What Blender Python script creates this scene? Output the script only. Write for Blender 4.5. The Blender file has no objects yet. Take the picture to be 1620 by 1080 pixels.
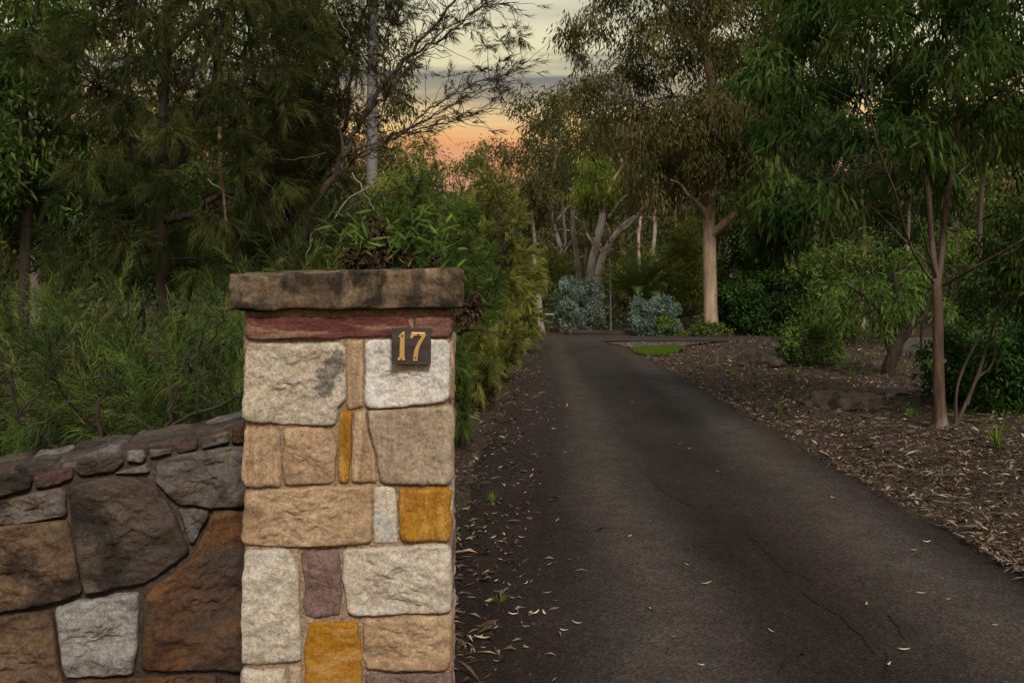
import bpy, bmesh, math, random
import numpy as np
from mathutils import Vector, noise

# ------------------------------------------------------------------ camera, sky, sun, exposure
SC = bpy.context.scene
COL = SC.collection
F = 1575.0            # focal length in photograph pixels (35 mm on 36 mm, 1620 px wide)
HY = 440.0            # horizon row
CH = 1.5              # camera height
cd = bpy.data.cameras.new('camera'); cam = bpy.data.objects.new('camera', cd); COL.objects.link(cam)
cam.location = (0, 0, CH); cam.rotation_euler = (math.pi / 2, 0, 0)
cd.lens = 35; cd.sensor_width = 36; cd.shift_y = -(540 - HY) / 1620.0; cd.clip_start = 0.05; cd.clip_end = 3000
SC.camera = cam
SC.view_settings.view_transform = 'Standard'; SC.view_settings.look = 'None'
SC.view_settings.exposure = 0.75; SC.view_settings.gamma = 1
SC.render.engine = 'CYCLES'
SC.cycles.max_bounces = 4; SC.cycles.diffuse_bounces = 2; SC.cycles.transparent_max_bounces = 4

SUN_EL, SUN_AZ = math.radians(40), math.radians(167)   # behind the camera, to its right (azimuth from +Y clockwise)
sd = bpy.data.lights.new('sun', 'SUN'); sun = bpy.data.objects.new('sun', sd); COL.objects.link(sun)
sd.energy = 2.0; sd.angle = math.radians(14); sd.color = (1.0, 0.90, 0.79)
sv = Vector((math.sin(SUN_AZ) * math.cos(SUN_EL), math.cos(SUN_AZ) * math.cos(SUN_EL), math.sin(SUN_EL)))
sun.rotation_euler = sv.to_track_quat('Z', 'Y').to_euler(); sun.location = (4, -6, 8)

W = bpy.data.worlds.new('World'); SC.world = W; W.use_nodes = True
nt = W.node_tree; nt.nodes.clear()
def wn(t, **kw):
    n = nt.nodes.new(t)
    for k, v in kw.items(): setattr(n, k, v)
    return n
def ramp(node, stops, interp='LINEAR'):
    cr = node.color_ramp; cr.interpolation = interp
    while len(cr.elements) > 1: cr.elements.remove(cr.elements[-1])
    for i, (p, c) in enumerate(stops):
        e = cr.elements[0] if i == 0 else cr.elements.new(p)
        e.position = p
        if not hasattr(c, '__len__'): c = (c, c, c)
        e.color = (*c[:3], 1)
def wmath(op, a, b=None):
    n = wn('ShaderNodeMath', operation=op)
    for i, v in enumerate((a, b)):
        if v is None: continue
        if isinstance(v, (int, float)): n.inputs[i].default_value = v
        else: nt.links.new(v, n.inputs[i])
    return n.outputs[0]
def wmix(fac, a, b, blend='MIX'):
    n = wn('ShaderNodeMix', data_type='RGBA', blend_type=blend)
    for s, v in ((n.inputs[0], fac), (n.inputs[6], a), (n.inputs[7], b)):
        if isinstance(v, (int, float)): s.default_value = v
        elif isinstance(v, tuple): s.default_value = (*v, 1)
        else: nt.links.new(v, s)
    return n.outputs[2]
tc = wn('ShaderNodeTexCoord'); sx = wn('ShaderNodeSeparateXYZ'); nt.links.new(tc.outputs['Generated'], sx.inputs[0])
zz = wmath('MAXIMUM', sx.outputs[2], 0.0)
stv = wn('ShaderNodeMapping'); stv.inputs['Scale'].default_value = (3.0, 3.0, 52.0); nt.links.new(tc.outputs['Generated'], stv.inputs[0])
stn = wn('ShaderNodeTexNoise'); stn.inputs['Scale'].default_value = 1.0; stn.inputs['Detail'].default_value = 5; nt.links.new(stv.outputs[0], stn.inputs['Vector'])
ze = wmath('MAXIMUM', wmath('ADD', zz, wmath('MULTIPLY', wmath('SUBTRACT', stn.outputs[0], 0.5), 0.05)), 0.0)
rg = wn('ShaderNodeValToRGB'); nt.links.new(ze, rg.inputs[0])
ramp(rg, [(0.0, (0.32, 0.17, 0.11)), (0.11, (0.45, 0.17, 0.075)), (0.135, (0.52, 0.235, 0.08)), (0.152, (0.56, 0.39, 0.15)),
          (0.20, (0.51, 0.455, 0.26)), (0.27, (0.49, 0.47, 0.33)), (0.6, (0.38, 0.39, 0.36)), (1.0, (0.30, 0.33, 0.35))])
sky = wn('ShaderNodeTexSky', sky_type='NISHITA', sun_disc=False)
sky.sun_elevation = SUN_EL; sky.sun_rotation = SUN_AZ
skys = wmix(1.0, sky.outputs[0], (0.06, 0.06, 0.06), 'MULTIPLY')
base = wmix(0.06, rg.outputs[0], skys)
# cloud sheet: direction projected on a flat layer, so bands flatten towards the horizon
inv = wmath('DIVIDE', 1.0, wmath('ADD', zz, 0.05))
cx = wn('ShaderNodeCombineXYZ'); nt.links.new(wmath('MULTIPLY', sx.outputs[0], inv), cx.inputs[0]); nt.links.new(wmath('MULTIPLY', sx.outputs[1], inv), cx.inputs[1])
cn = wn('ShaderNodeTexNoise'); cn.inputs['Scale'].default_value = 1.15; cn.inputs['Detail'].default_value = 6; cn.inputs['Roughness'].default_value = 0.52
mp = wn('ShaderNodeMapping'); mp.inputs['Location'].default_value = (3.1, 0.9, 0.0); mp.inputs['Scale'].default_value = (0.7, 1.25, 1)
nt.links.new(cx.outputs[0], mp.inputs[0]); nt.links.new(mp.outputs[0], cn.inputs['Vector'])
cr_ = wn('ShaderNodeValToRGB'); nt.links.new(cn.outputs[0], cr_.inputs[0]); ramp(cr_, [(0.46, 0), (0.62, 1)])
cc = wn('ShaderNodeValToRGB'); nt.links.new(zz, cc.inputs[0])
ramp(cc, [(0.0, (0.40, 0.24, 0.20)), (0.15, (0.42, 0.22, 0.16)), (0.175, (0.15, 0.13, 0.12)), (0.2, (0.095, 0.10, 0.11)), (0.3, (0.16, 0.165, 0.165)), (1.0, (0.24, 0.26, 0.28))])
bnd = wn('ShaderNodeValToRGB'); nt.links.new(wmath('ADD', zz, wmath('MULTIPLY', wmath('SUBTRACT', stn.outputs[0], 0.5), 0.075)), bnd.inputs[0])
ramp(bnd, [(0.160, 0), (0.176, 0.75), (0.202, 1.0), (0.216, 0)])                 # a long stratus layer
brk = wn('ShaderNodeValToRGB'); nt.links.new(cn.outputs[0], brk.inputs[0]); ramp(brk, [(0.30, 0.25), (0.46, 1)])
hi_ = wn('ShaderNodeValToRGB'); nt.links.new(zz, hi_.inputs[0]); ramp(hi_, [(0.05, 0.5), (0.15, 0.45), (0.2, 0.12), (0.245, 0.12), (0.28, 0.75)])
cm = wmath('MAXIMUM', wmath('MULTIPLY', cr_.outputs[0], hi_.outputs[0]), wmath('MULTIPLY', wmath('MULTIPLY', bnd.outputs[0], brk.outputs[0]), 0.95))
fin = wmix(cm, base, cc.outputs[0])
bg = wn('ShaderNodeBackground'); bg.inputs[1].default_value = 1.0; nt.links.new(fin, bg.inputs[0])
wo = wn('ShaderNodeOutputWorld'); nt.links.new(bg.outputs[0], wo.inputs[0])

# ------------------------------------------------------------------ helpers
def at(px, py, Y):
    return np.array([(px - 810.0) / F * Y, Y, CH - (py - HY) / F * Y])
def nz(v):
    return v / np.maximum(np.linalg.norm(v, axis=-1, keepdims=True), 1e-9)
def sstep(a, b, x):
    t = np.clip((x - a) / (b - a), 0, 1); return t * t * (3 - 2 * t)
def gz(x, y):                                            # terrain height
    x = np.asarray(x, float); y = np.asarray(y, float)
    n = (np.sin(x * 2.1 + y * 0.7) + np.sin(x * 0.9 - y * 1.7 + 1.3) + 0.6 * np.sin(x * 5.3 + 2.0 * y) + 0.5 * np.sin(7.1 * y - 3.3 * x)) / 3.0
    r = sstep(2.65, 3.4, x) * (1 - sstep(22.5, 24, y) * (1 - sstep(25.8, 27, y)))
    r = r * (1 - sstep(1.6, 2.1, x) * sstep(5.6, 4.6, x) * sstep(17.5, 18.8, y) * sstep(26, 25, y))
    l = sstep(0.15, 0.8, -x)
    far = sstep(27, 33, y)
    return r * (0.035 + 0.03 * n + 0.012 * np.clip(x - 3, 0, 8)) + l * (0.015 + 0.02 * n) + far * (0.1 + 0.05 * n)
def gnd(px, py):
    Y = F * CH / (py - HY); return np.array([(px - 810.0) / F * Y, Y, 0.0])

class Buf:
    def __init__(s): s.V = []; s.T = []; s.Q = []; s.tt = []; s.tq = []; s.n = 0
    def add(s, V, T=None, Q=None, tint=0.5):
        V = np.asarray(V, float)
        if T is not None and len(T): s.T.append(np.asarray(T) + s.n); s.tt.append(np.broadcast_to(tint, (len(T),)))
        if Q is not None and len(Q): s.Q.append(np.asarray(Q) + s.n); s.tq.append(np.broadcast_to(tint, (len(Q),)))
        s.V.append(V); s.n += len(V)
    def arrays(s):
        V = np.concatenate(s.V) if s.V else np.zeros((0, 3))
        T = np.concatenate(s.T) if s.T else np.zeros((0, 3), int)
        Q = np.concatenate(s.Q) if s.Q else np.zeros((0, 4), int)
        t = np.concatenate(s.tt + s.tq) if (s.tt or s.tq) else np.zeros(0)
        return V, T, Q, t
def np_mesh(name, V, T, Q, tint=None, smooth=False):
    me = bpy.data.meshes.new(name)
    nT, nQ = len(T), len(Q)
    me.vertices.add(len(V)); me.vertices.foreach_set('co', np.asarray(V, np.float32).ravel())
    li = np.concatenate([np.asarray(T, np.int32).ravel(), np.asarray(Q, np.int32).ravel()])
    me.loops.add(len(li)); me.loops.foreach_set('vertex_index', li)
    ls = np.concatenate([np.arange(nT) * 3, nT * 3 + np.arange(nQ) * 4]).astype(np.int32)
    me.polygons.add(nT + nQ); me.polygons.foreach_set('loop_start', ls)
    if smooth: me.polygons.foreach_set('use_smooth', np.ones(nT + nQ, bool))
    if tint is not None:
        a = me.attributes.new('tint', 'FLOAT', 'FACE'); a.data.foreach_set('value', np.asarray(tint, np.float32))
    me.update(calc_edges=True)
    return me
def link(name, me, m, parent=None, loc=None):
    o = bpy.data.objects.new(name, me); COL.objects.link(o)
    if m is not None and me is not None and not me.materials: me.materials.append(m)
    if parent is not None: o.parent = parent
    if loc is not None: o.location = loc
    return o
def build(name, buf, m, parent=None, origin=(0, 0, 0), smooth=False, tint=True):
    V, T, Q, t = buf.arrays()
    return link(name, np_mesh(name, V - np.asarray(origin), T, Q, t if tint else None, smooth), m, parent)
def tag(o, label=None, cat=None, group=None, kind=None):
    if label: o['label'] = label
    if cat: o['category'] = cat
    if group: o['group'] = group
    if kind: o['kind'] = kind
    return o
def thing(name, label, cat, loc=(0, 0, 0), group=None):
    o = bpy.data.objects.new(name, None); COL.objects.link(o); o.location = loc; o.empty_display_size = 0.1
    return tag(o, label, cat, group)

# ------------------------------------------------------------------ materials
def mat(name, rough=0.8, spec=0.3):
    m = bpy.data.materials.new(name); m.use_nodes = True
    b = m.node_tree.nodes['Principled BSDF']; b.inputs['Roughness'].default_value = rough
    b.inputs['Specular IOR Level'].default_value = spec
    return m, m.node_tree, b
class NT:
    def __init__(s, t): s.t = t
    def n(s, ty, ins=None, **kw):
        n = s.t.nodes.new(ty)
        for k, v in kw.items(): setattr(n, k, v)
        for k, v in (ins or {}).items(): s.put(n.inputs[k], v)
        return n
    def put(s, sock, v):
        if hasattr(v, 'is_linked') or isinstance(v, bpy.types.NodeSocket): s.t.links.new(v, sock)
        elif isinstance(v, tuple) and len(v) == 3 and sock.type == 'RGBA': sock.default_value = (*v, 1)
        else: sock.default_value = v
    def co(s, which='Object', scale=(1, 1, 1), loc=(0, 0, 0), rot=(0, 0, 0)):
        c = s.n('ShaderNodeTexCoord'); m = s.n('ShaderNodeMapping', {'Vector': c.outputs[which], 'Scale': scale, 'Location': loc, 'Rotation': rot})
        return m.outputs[0]
    def noise(s, vec, scale, detail=5, rough=0.55, dist=0.0):
        return s.n('ShaderNodeTexNoise', {'Vector': vec, 'Scale': scale, 'Detail': detail, 'Roughness': rough, 'Distortion': dist}).outputs[0]
    def ramp(s, fac, stops):
        n = s.n('ShaderNodeValToRGB', {'Fac': fac}); ramp(n, stops); return n.outputs[0]
    def mix(s, fac, a, b, blend='MIX'):
        n = s.n('ShaderNodeMix', data_type='RGBA', blend_type=blend)
        s.put(n.inputs[0], fac); s.put(n.inputs[6], a); s.put(n.inputs[7], b); return n.outputs[2]
    def m(s, op, a, b=0.0, c=None):
        n = s.n('ShaderNodeMath', operation=op); s.put(n.inputs[0], a); s.put(n.inputs[1], b)
        if c is not None: s.put(n.inputs[2], c)
        return n.outputs[0]
    def bump(s, h, strength, dist=0.01, normal=None):
        n = s.n('ShaderNodeBump', {'Height': h, 'Strength': strength, 'Distance': dist})
        if normal is not None: s.put(n.inputs['Normal'], normal)
        return n.outputs[0]

def leaf_mat(name, cols, rough=0.5, trans=0.3, spec=0.25):
    m, t, b = mat(name, rough, spec); N = NT(t)
    a = N.n('ShaderNodeAttribute', attribute_name='tint')
    k = len(cols); gn = 1.0 if trans == 0 else {'gum_leaves': 1.35, 'olive_soft_foliage': 1.45, 'mid_green_foliage': 1.45, 'lime_foliage': 1.6, 'far_wood_leaves': 1.4, 'dark_evergreen': 1.4}.get(name, 1.2); cols = [tuple(x * gn for x in c_) for c_ in cols]
    c = N.ramp(a.outputs['Fac'], [(i / (k - 1), cols[i]) for i in range(k)])
    tr = N.n('ShaderNodeBsdfTranslucent', {'Color': c}); df = N.n('ShaderNodeBsdfDiffuse', {'Color': c})
    mx = N.n('ShaderNodeMixShader', {0: trans, 1: df.outputs[0], 2: tr.outputs[0]})
    if spec > 0.3:
        gl = N.n('ShaderNodeBsdfGlossy', {'Roughness': rough, 'Color': (0.7, 0.75, 0.65)}); mx = N.n('ShaderNodeMixShader', {0: 0.035, 1: mx.outputs[0], 2: gl.outputs[0]})
    t.nodes.remove(b)
    t.links.new(mx.outputs[0], t.nodes['Material Output'].inputs[0])
    return m
def bark_mat(name, c1, c2, c3=None, stretch=(9, 9, 1.2), bump=0.5, scale=2.0):
    m, t, b = mat(name, 0.85, 0.2); N = NT(t)
    v = N.co('Object', stretch)
    n1 = N.noise(v, scale, 6, 0.6, 0.4); n2 = N.noise(N.co('Object', (1.5, 1.5, 0.8)), 1.7, 4)
    c = N.ramp(n1, [(0.3, c1), (0.62, c2)])
    if c3: c = N.mix(N.ramp(n2, [(0.5, 0), (0.62, 1)]), c, c3)
    N.put(b.inputs['Base Color'], c); N.put(b.inputs['Normal'], N.bump(n1, bump, 0.02))
    return m
def stone_mat(name, cols, stain=None, stain_at=(0.55, 0.68), streak=(1, 1, 1), seed=0.0, scale=6.0, grain=0.35, bump=0.6, rough=0.88, second=None, spot=None):
    """cols: 3 colours over a broad noise; stain: colour of weathering patches; second: colour of inclusions"""
    m, t, b = mat(name, rough, 0.15); N = NT(t)
    g = 0.95 if 'sandstone' in name else (1.22 if 'wall' in name else 1.0); cols = [tuple(x * g for x in c_) for c_ in cols]
    v = N.co('Object', streak, (seed, seed * 0.7, seed * 1.3))
    big = N.noise(v, scale, 6, 0.6, 0.6)
    c = N.ramp(big, [(0.36, cols[0]), (0.5, cols[1]), (0.63, cols[2])])
    med = N.noise(N.co('Object', streak, (seed + 4, 0, 2)), scale * 4.5, 5, 0.65)
    c = N.mix(0.5, c, N.ramp(med, [(0.3, tuple(x * 0.45 for x in cols[1])), (0.7, tuple(min(1, x * 1.45) for x in cols[1]))]))
    if second: c = N.mix(N.ramp(N.noise(v, scale * 1.6, 4, 0.55, 0.8), [(0.55, 0), (0.66, 0.8)]), c, second)
    if 'wall' in name: stain_at = (stain_at[0] - .05, stain_at[1] - .05)
    if stain: c = N.mix(N.ramp(N.noise(N.co('Object', (1, 1, 1), (seed * 2, 7, 1)), scale * 0.8, 6, 0.65, 0.5), [(stain_at[0], 0), (stain_at[1], 0.9)]), c, stain)
    fine = N.noise(N.co('Object'), 120, 4, 0.72)
    c = N.mix(min(1, grain * 1.3), c, N.ramp(fine, [(0.34, 0.15), (0.66, 0.9)]), 'OVERLAY')
    if spot: c = spot(N, c)
    N.put(b.inputs['Base Color'], c)
    h = N.m('ADD', N.m('MULTIPLY', N.noise(v, 38, 8, 0.72, 0.3), 1.0), N.m('MULTIPLY', fine, 0.35))
    N.put(b.inputs['Normal'], N.bump(h, min(1.0, bump * 1.1), 0.013))
    return m
def plain(name, c, rough=0.6, metal=0.0, spec=0.3, var=0.25, scale=20):
    m, t, b = mat(name, rough, spec); N = NT(t)
    n = N.noise(N.co('Object'), scale, 4)
    N.put(b.inputs['Base Color'], N.ramp(n, [(0.3, tuple(x * (1 - var) for x in c)), (0.7, tuple(min(1, x * (1 + var)) for x in c))]))
    b.inputs['Metallic'].default_value = metal
    return m

M = {}
# foliage
M['feather'] = leaf_mat('feather_needles', [(0.013, 0.024, 0.009), (0.032, 0.054, 0.015), (0.066, 0.10, 0.025), (0.14, 0.17, 0.036)], trans=0.25)
M['casuarina'] = leaf_mat('casuarina_needles', [(0.018, 0.024, 0.009), (0.036, 0.045, 0.014), (0.065, 0.08, 0.022)], trans=0.2)
M['thin'] = leaf_mat('thin_tree_needles', [(0.022, 0.016, 0.010), (0.035, 0.03, 0.013), (0.06, 0.06, 0.02)], trans=0.2)
M['gum'] = leaf_mat('gum_leaves', [(0.022, 0.025, 0.010), (0.045, 0.049, 0.018), (0.08, 0.08, 0.028), (0.115, 0.085, 0.036)], trans=0.3)
M['far'] = leaf_mat('far_wood_leaves', [(0.035, 0.04, 0.015), (0.075, 0.08, 0.027), (0.12, 0.118, 0.042)], trans=0.35)
M['wattle'] = leaf_mat('wattle_leaves', [(0.010, 0.021, 0.006), (0.024, 0.047, 0.012), (0.048, 0.084, 0.019), (0.10, 0.112, 0.03)], rough=0.38, trans=0.35, spec=0.2)
M['olive'] = leaf_mat('olive_soft_foliage', [(0.05, 0.06, 0.015), (0.12, 0.13, 0.03), (0.20, 0.205, 0.05)], trans=0.3)
M['green'] = leaf_mat('mid_green_foliage', [(0.024, 0.042, 0.012), (0.055, 0.088, 0.02), (0.11, 0.15, 0.03)], trans=0.3)
M['lime'] = leaf_mat('lime_foliage', [(0.07, 0.10, 0.018), (0.14, 0.175, 0.028), (0.22, 0.25, 0.045)], trans=0.35)
M['dark'] = leaf_mat('dark_evergreen', [(0.010, 0.023, 0.008), (0.024, 0.050, 0.013), (0.052, 0.095, 0.022)], trans=0.2)
M['silver'] = leaf_mat('silver_leaves', [(0.065, 0.095, 0.078), (0.115, 0.16, 0.132), (0.19, 0.245, 0.205)], trans=0.15, rough=0.6)
M['cycad'] = leaf_mat('cycad_fronds', [(0.06, 0.09, 0.022), (0.10, 0.14, 0.035), (0.17, 0.20, 0.055)], rough=0.4, trans=0.3, spec=0.2)
M['grass'] = leaf_mat('grass_blades', [(0.05, 0.09, 0.015), (0.09, 0.15, 0.02), (0.15, 0.2, 0.04)], trans=0.3)
M['lawn'] = leaf_mat('lawn_blades', [(0.05, 0.085, 0.012), (0.08, 0.125, 0.018), (0.11, 0.16, 0.025)], trans=0.35)
M['litter'] = leaf_mat('dry_leaf_litter', [(0.022, 0.015, 0.011), (0.055, 0.037, 0.026), (0.12, 0.082, 0.057), (0.23, 0.17, 0.12), (0.48, 0.39, 0.29)], trans=0.0, rough=0.8)
M['brown_bits'] = leaf_mat('dead_brown_clumps', [(0.02, 0.013, 0.010), (0.05, 0.032, 0.022), (0.09, 0.06, 0.04)], trans=0.0, rough=0.9)
M['dead_needles'] = leaf_mat('dead_needles', [(0.05, 0.03, 0.018), (0.10, 0.062, 0.035), (0.16, 0.11, 0.065)], trans=0.1)
# bark
M['bark_dark'] = bark_mat('dark_bark', (0.012, 0.009, 0.007), (0.045, 0.034, 0.026))
M['bark_twig'] = bark_mat('twig_bark', (0.03, 0.022, 0.017), (0.085, 0.066, 0.05))
M['bark_grey'] = bark_mat('grey_bark', (0.12, 0.10, 0.085), (0.27, 0.23, 0.20), (0.10, 0.07, 0.05))
M['bark_gum'] = bark_mat('smooth_gum_bark', (0.24, 0.17, 0.115), (0.40, 0.295, 0.205), (0.22, 0.17, 0.14), stretch=(5, 5, 0.8), bump=0.35)
M['bark_pale'] = bark_mat('pale_gum_bark', (0.30, 0.25, 0.22), (0.52, 0.45, 0.40), (0.26, 0.16, 0.10), stretch=(9, 9, 0.7), bump=0.4)
M['bark_red'] = bark_mat('red_brown_bark', (0.03, 0.020, 0.016), (0.11, 0.068, 0.048), (0.18, 0.145, 0.12), stretch=(9, 9, 1.6), bump=0.8)
M['bark_dead'] = bark_mat('dead_peeling_bark', (0.10, 0.05, 0.035), (0.26, 0.17, 0.13))
M['timber_grey'] = bark_mat('weathered_pole_timber', (0.09, 0.09, 0.088), (0.19, 0.19, 0.185), None, stretch=(14, 14, 0.4), bump=0.3)
M['timber_dark'] = bark_mat('dark_timber', (0.012, 0.010, 0.009), (0.04, 0.032, 0.026), stretch=(1.5, 8, 8))

# asphalt: worn wheel tracks are paler, the middle and the sides keep dark leaf stain
def asphalt():
    m, t, b = mat('asphalt', 0.95, 0.08); N = NT(t)
    g = N.co('Object'); s = N.n('ShaderNodeSeparateXYZ', {0: g})
    warp = N.m('MULTIPLY', N.m('SUBTRACT', N.noise(g, 0.4, 4), 0.5), 0.55)
    x = N.m('SUBTRACT', N.m('ADD', s.outputs[0], warp), N.m('MULTIPLY', s.outputs[1], 0.022))
    def track(c, w): return N.m('POWER', 2.718, N.m('MULTIPLY', N.m('POWER', N.m('ABSOLUTE', N.m('SUBTRACT', x, c)), 2.0), -1.0 / (w * w)))
    tr = N.m('MINIMUM', N.m('ADD', track(0.55, 0.30), track(1.90, 0.36)), 1.0)
    tr = N.m('MULTIPLY', tr, N.ramp(N.noise(N.co('Object', (1, 0.5, 1)), 1.6, 5, 0.6), [(0.25, 0.7), (0.6, 1)]))
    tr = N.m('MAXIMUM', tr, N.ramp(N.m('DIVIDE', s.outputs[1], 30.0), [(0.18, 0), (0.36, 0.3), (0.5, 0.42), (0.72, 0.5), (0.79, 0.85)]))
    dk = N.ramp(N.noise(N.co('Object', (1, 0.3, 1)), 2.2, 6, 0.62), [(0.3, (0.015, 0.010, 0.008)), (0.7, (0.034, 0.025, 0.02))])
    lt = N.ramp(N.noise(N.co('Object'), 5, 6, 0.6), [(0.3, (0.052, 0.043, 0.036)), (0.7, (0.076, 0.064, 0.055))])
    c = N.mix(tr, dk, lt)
    vo = N.n('ShaderNodeTexVoronoi', {'Vector': N.co('Object'), 'Scale': 70.0})
    c = N.mix(0.65, c, N.ramp(vo.outputs['Color'], [(0.0, 0.12), (0.55, 0.45), (0.85, 0.62), (1.0, 0.95)]), 'OVERLAY')
    c = N.mix(0.35, c, N.ramp(N.noise(N.co('Object'), 110, 3, 0.75), [(0.38, 0.12), (0.64, 0.9)]), 'OVERLAY')
    N.put(b.inputs['Base Color'], c)
    N.put(b.inputs['Normal'], N.bump(N.m('ADD', vo.outputs['Distance'], N.m('MULTIPLY', N.noise(N.co('Object'), 9, 4), 1.2)), 0.7, 0.008))
    return m
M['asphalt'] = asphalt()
M['crack'] = plain('crack_dirt', (0.006, 0.005, 0.004), 1.0)
def soil():
    m, t, b = mat('soil', 0.95, 0.1); N = NT(t)
    n1 = N.noise(N.co('Object'), 1.3, 6, 0.6); n2 = N.noise(N.co('Object', (1, 0.55, 1)), 34, 5, 0.7); n3 = N.noise(N.co('Object', (1, 0.5, 1)), 85, 3, 0.7)
    c = N.ramp(n2, [(0.32, (0.014, 0.010, 0.008)), (0.48, (0.05, 0.035, 0.025)), (0.58, (0.10, 0.07, 0.05)), (0.68, (0.19, 0.14, 0.10))])
    c = N.mix(0.4, c, N.ramp(n3, [(0.35, (0.02, 0.014, 0.01)), (0.7, (0.13, 0.095, 0.07))]))
    c = N.mix(N.ramp(n1, [(0.5, 0), (0.7, 0.55)]), c, (0.03, 0.03, 0.012))
    N.put(b.inputs['Base Color'], c); N.put(b.inputs['Normal'], N.bump(N.m('ADD', n2, n3), 0.9, 0.03))
    return m
M['soil'] = soil()
M['gravel'] = plain('gravel', (0.085, 0.064, 0.053), 0.9, var=0.7, scale=25)
M['lawn_base'] = plain('lawn_soil', (0.04, 0.055, 0.014), 0.9)
M['mortar'] = stone_mat('sandy_mortar', [(0.19, 0.13, 0.085), (0.26, 0.185, 0.125), (0.32, 0.235, 0.165)], scale=14, grain=0.5)
M['mortar_dark'] = stone_mat('dark_mortar', [(0.03, 0.024, 0.02), (0.05, 0.04, 0.033), (0.075, 0.06, 0.05)], scale=14, grain=0.5)

# ------------------------------------------------------------------ ground, drive, lawn, gravel
def ground():
    xs = np.unique(np.concatenate([np.linspace(-400, -14, 14), np.linspace(-14, -3, 23), np.linspace(-3, 9, 97), np.linspace(9, 22, 27), np.linspace(22, 400, 14)]))
    ys = np.unique(np.concatenate([np.linspace(-300, -3, 8), np.linspace(-3, 24, 181), np.linspace(24, 50, 53), np.linspace(50, 900, 14)]))
    X, Y = np.meshgrid(xs, ys); Z = gz(X, Y) - 0.004
    V = np.stack([X, Y, Z], -1).reshape(-1, 3); nx = len(xs)
    i = np.arange(len(ys) - 1)[:, None] * nx + np.arange(nx - 1)[None, :]; i = i.ravel()
    Q = np.stack([i, i + 1, i + nx + 1, i + nx], -1)
    return tag(link('ground', np_mesh('ground', V, [], Q, smooth=True), M['soil']), kind='structure')
ground()
rs = np.random.default_rng(5)
def drive():
    ys = np.concatenate([np.linspace(-6, 20, 170), np.linspace(20.1, 23.2, 26)])
    L = np.interp(ys, [-6, 3.5, 9, 15, 20, 22.5, 23.2], [-0.70, -0.50, -0.30, 0.02, 0.22, 0.36, 0.33])
    R = np.interp(ys, [-6, 3.5, 9, 14.8, 18, 20, 22.2, 23.2], [2.95, 2.66, 2.60, 2.62, 2.50, 2.34, 2.16, 2.3])
    for a, s in ((L, 1.0), (R, 1.0)):
        a += s * (0.035 * np.sin(ys * 3.1 + a[0]) + 0.025 * np.sin(ys * 7.7) + rs.normal(0, 0.014, len(ys)))
    us = np.linspace(0, 1, 15)
    X = L[:, None] + (R - L)[:, None] * us[None, :]
    Z = 0.006 + 0.020 * (1 - (2 * us - 1) ** 4)[None, :] + 0 * X; Z[:, 0] = -0.01; Z[:, -1] = -0.01
    Yg = np.repeat(ys[:, None], 15, 1)
    b = Buf(); V = np.stack([X, Yg, Z], -1).reshape(-1, 3)
    i = (np.arange(len(ys) - 1)[:, None] * 15 + np.arange(14)[None, :]).ravel()
    b.add(V, Q=np.stack([i, i + 1, i + 16, i + 15], -1))
    # the far turn to the right, butted to the end of the straight
    xs = np.linspace(0.33, 12, 60); far = 25.6 + 0.08 * np.sin(xs * 2.3); near = 23.2 + 0 * xs + np.where(xs > 2.3, 0.2, 0)
    us2 = np.linspace(0, 1, 8)
    Y2 = near[:, None] + (far - near)[:, None] * us2[None, :]
    Z2 = 0.026 + 0 * Y2; Z2[:, -1] = -0.01
    V2 = np.stack([np.repeat(xs[:, None], 8, 1), Y2, Z2], -1).reshape(-1, 3)
    j = (np.arange(59)[:, None] * 8 + np.arange(7)[None, :]).ravel()
    b.add(V2, Q=np.stack([j, j + 8, j + 9, j + 1], -1))
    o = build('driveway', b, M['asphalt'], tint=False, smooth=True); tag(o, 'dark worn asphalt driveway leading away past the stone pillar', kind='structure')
    # cracks: jagged dirt-filled grooves
    def crack(pp, w):
        pts = [gnd(*p) for p in pp]; pts2 = []
        for a, c in zip(pts[:-1], pts[1:]):
            for k in range(7):
                t = k / 7; q = a + (c - a) * t; ln = np.linalg.norm(c - a); q[0] += rs.normal(0, 0.028 * ln); q[1] += rs.normal(0, 0.045 * ln); pts2.append(q)
        pts2 = np.array(pts2 + [pts[-1]]); n = len(pts2)
        ww = w * (0.35 + rs.random(n)); ww[0] = ww[-1] = 0.0006
        A = pts2 + np.stack([ww, 0 * ww, 0 * ww], -1); B = pts2 - np.stack([ww, 0 * ww, 0 * ww], -1); A[:, 2] = B[:, 2] = 0.0302
        k = np.arange(n - 1); bb = Buf(); bb.add(np.concatenate([B, A]), Q=np.stack([k, k + n, k + n + 1, k + 1], -1))
        build('crack', bb, M['crack'], o, tint=False)
    crack([(1175, 845), (1210, 880), (1240, 910), (1292, 928), (1270, 948), (1300, 968), (1330, 985), (1365, 1020), (1385, 1045)], 0.0045)
    crack([(1402, 980), (1420, 1000), (1432, 1022)], 0.006)
    crack([(1232, 1078), (1240, 1058), (1262, 1048), (1278, 1044)], 0.005)
    crack([(1398, 1085), (1404, 1060), (1400, 1040)], 0.005)
    crack([(1030, 765), (1050, 785), (1095, 808)], 0.004)
drive()
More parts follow.
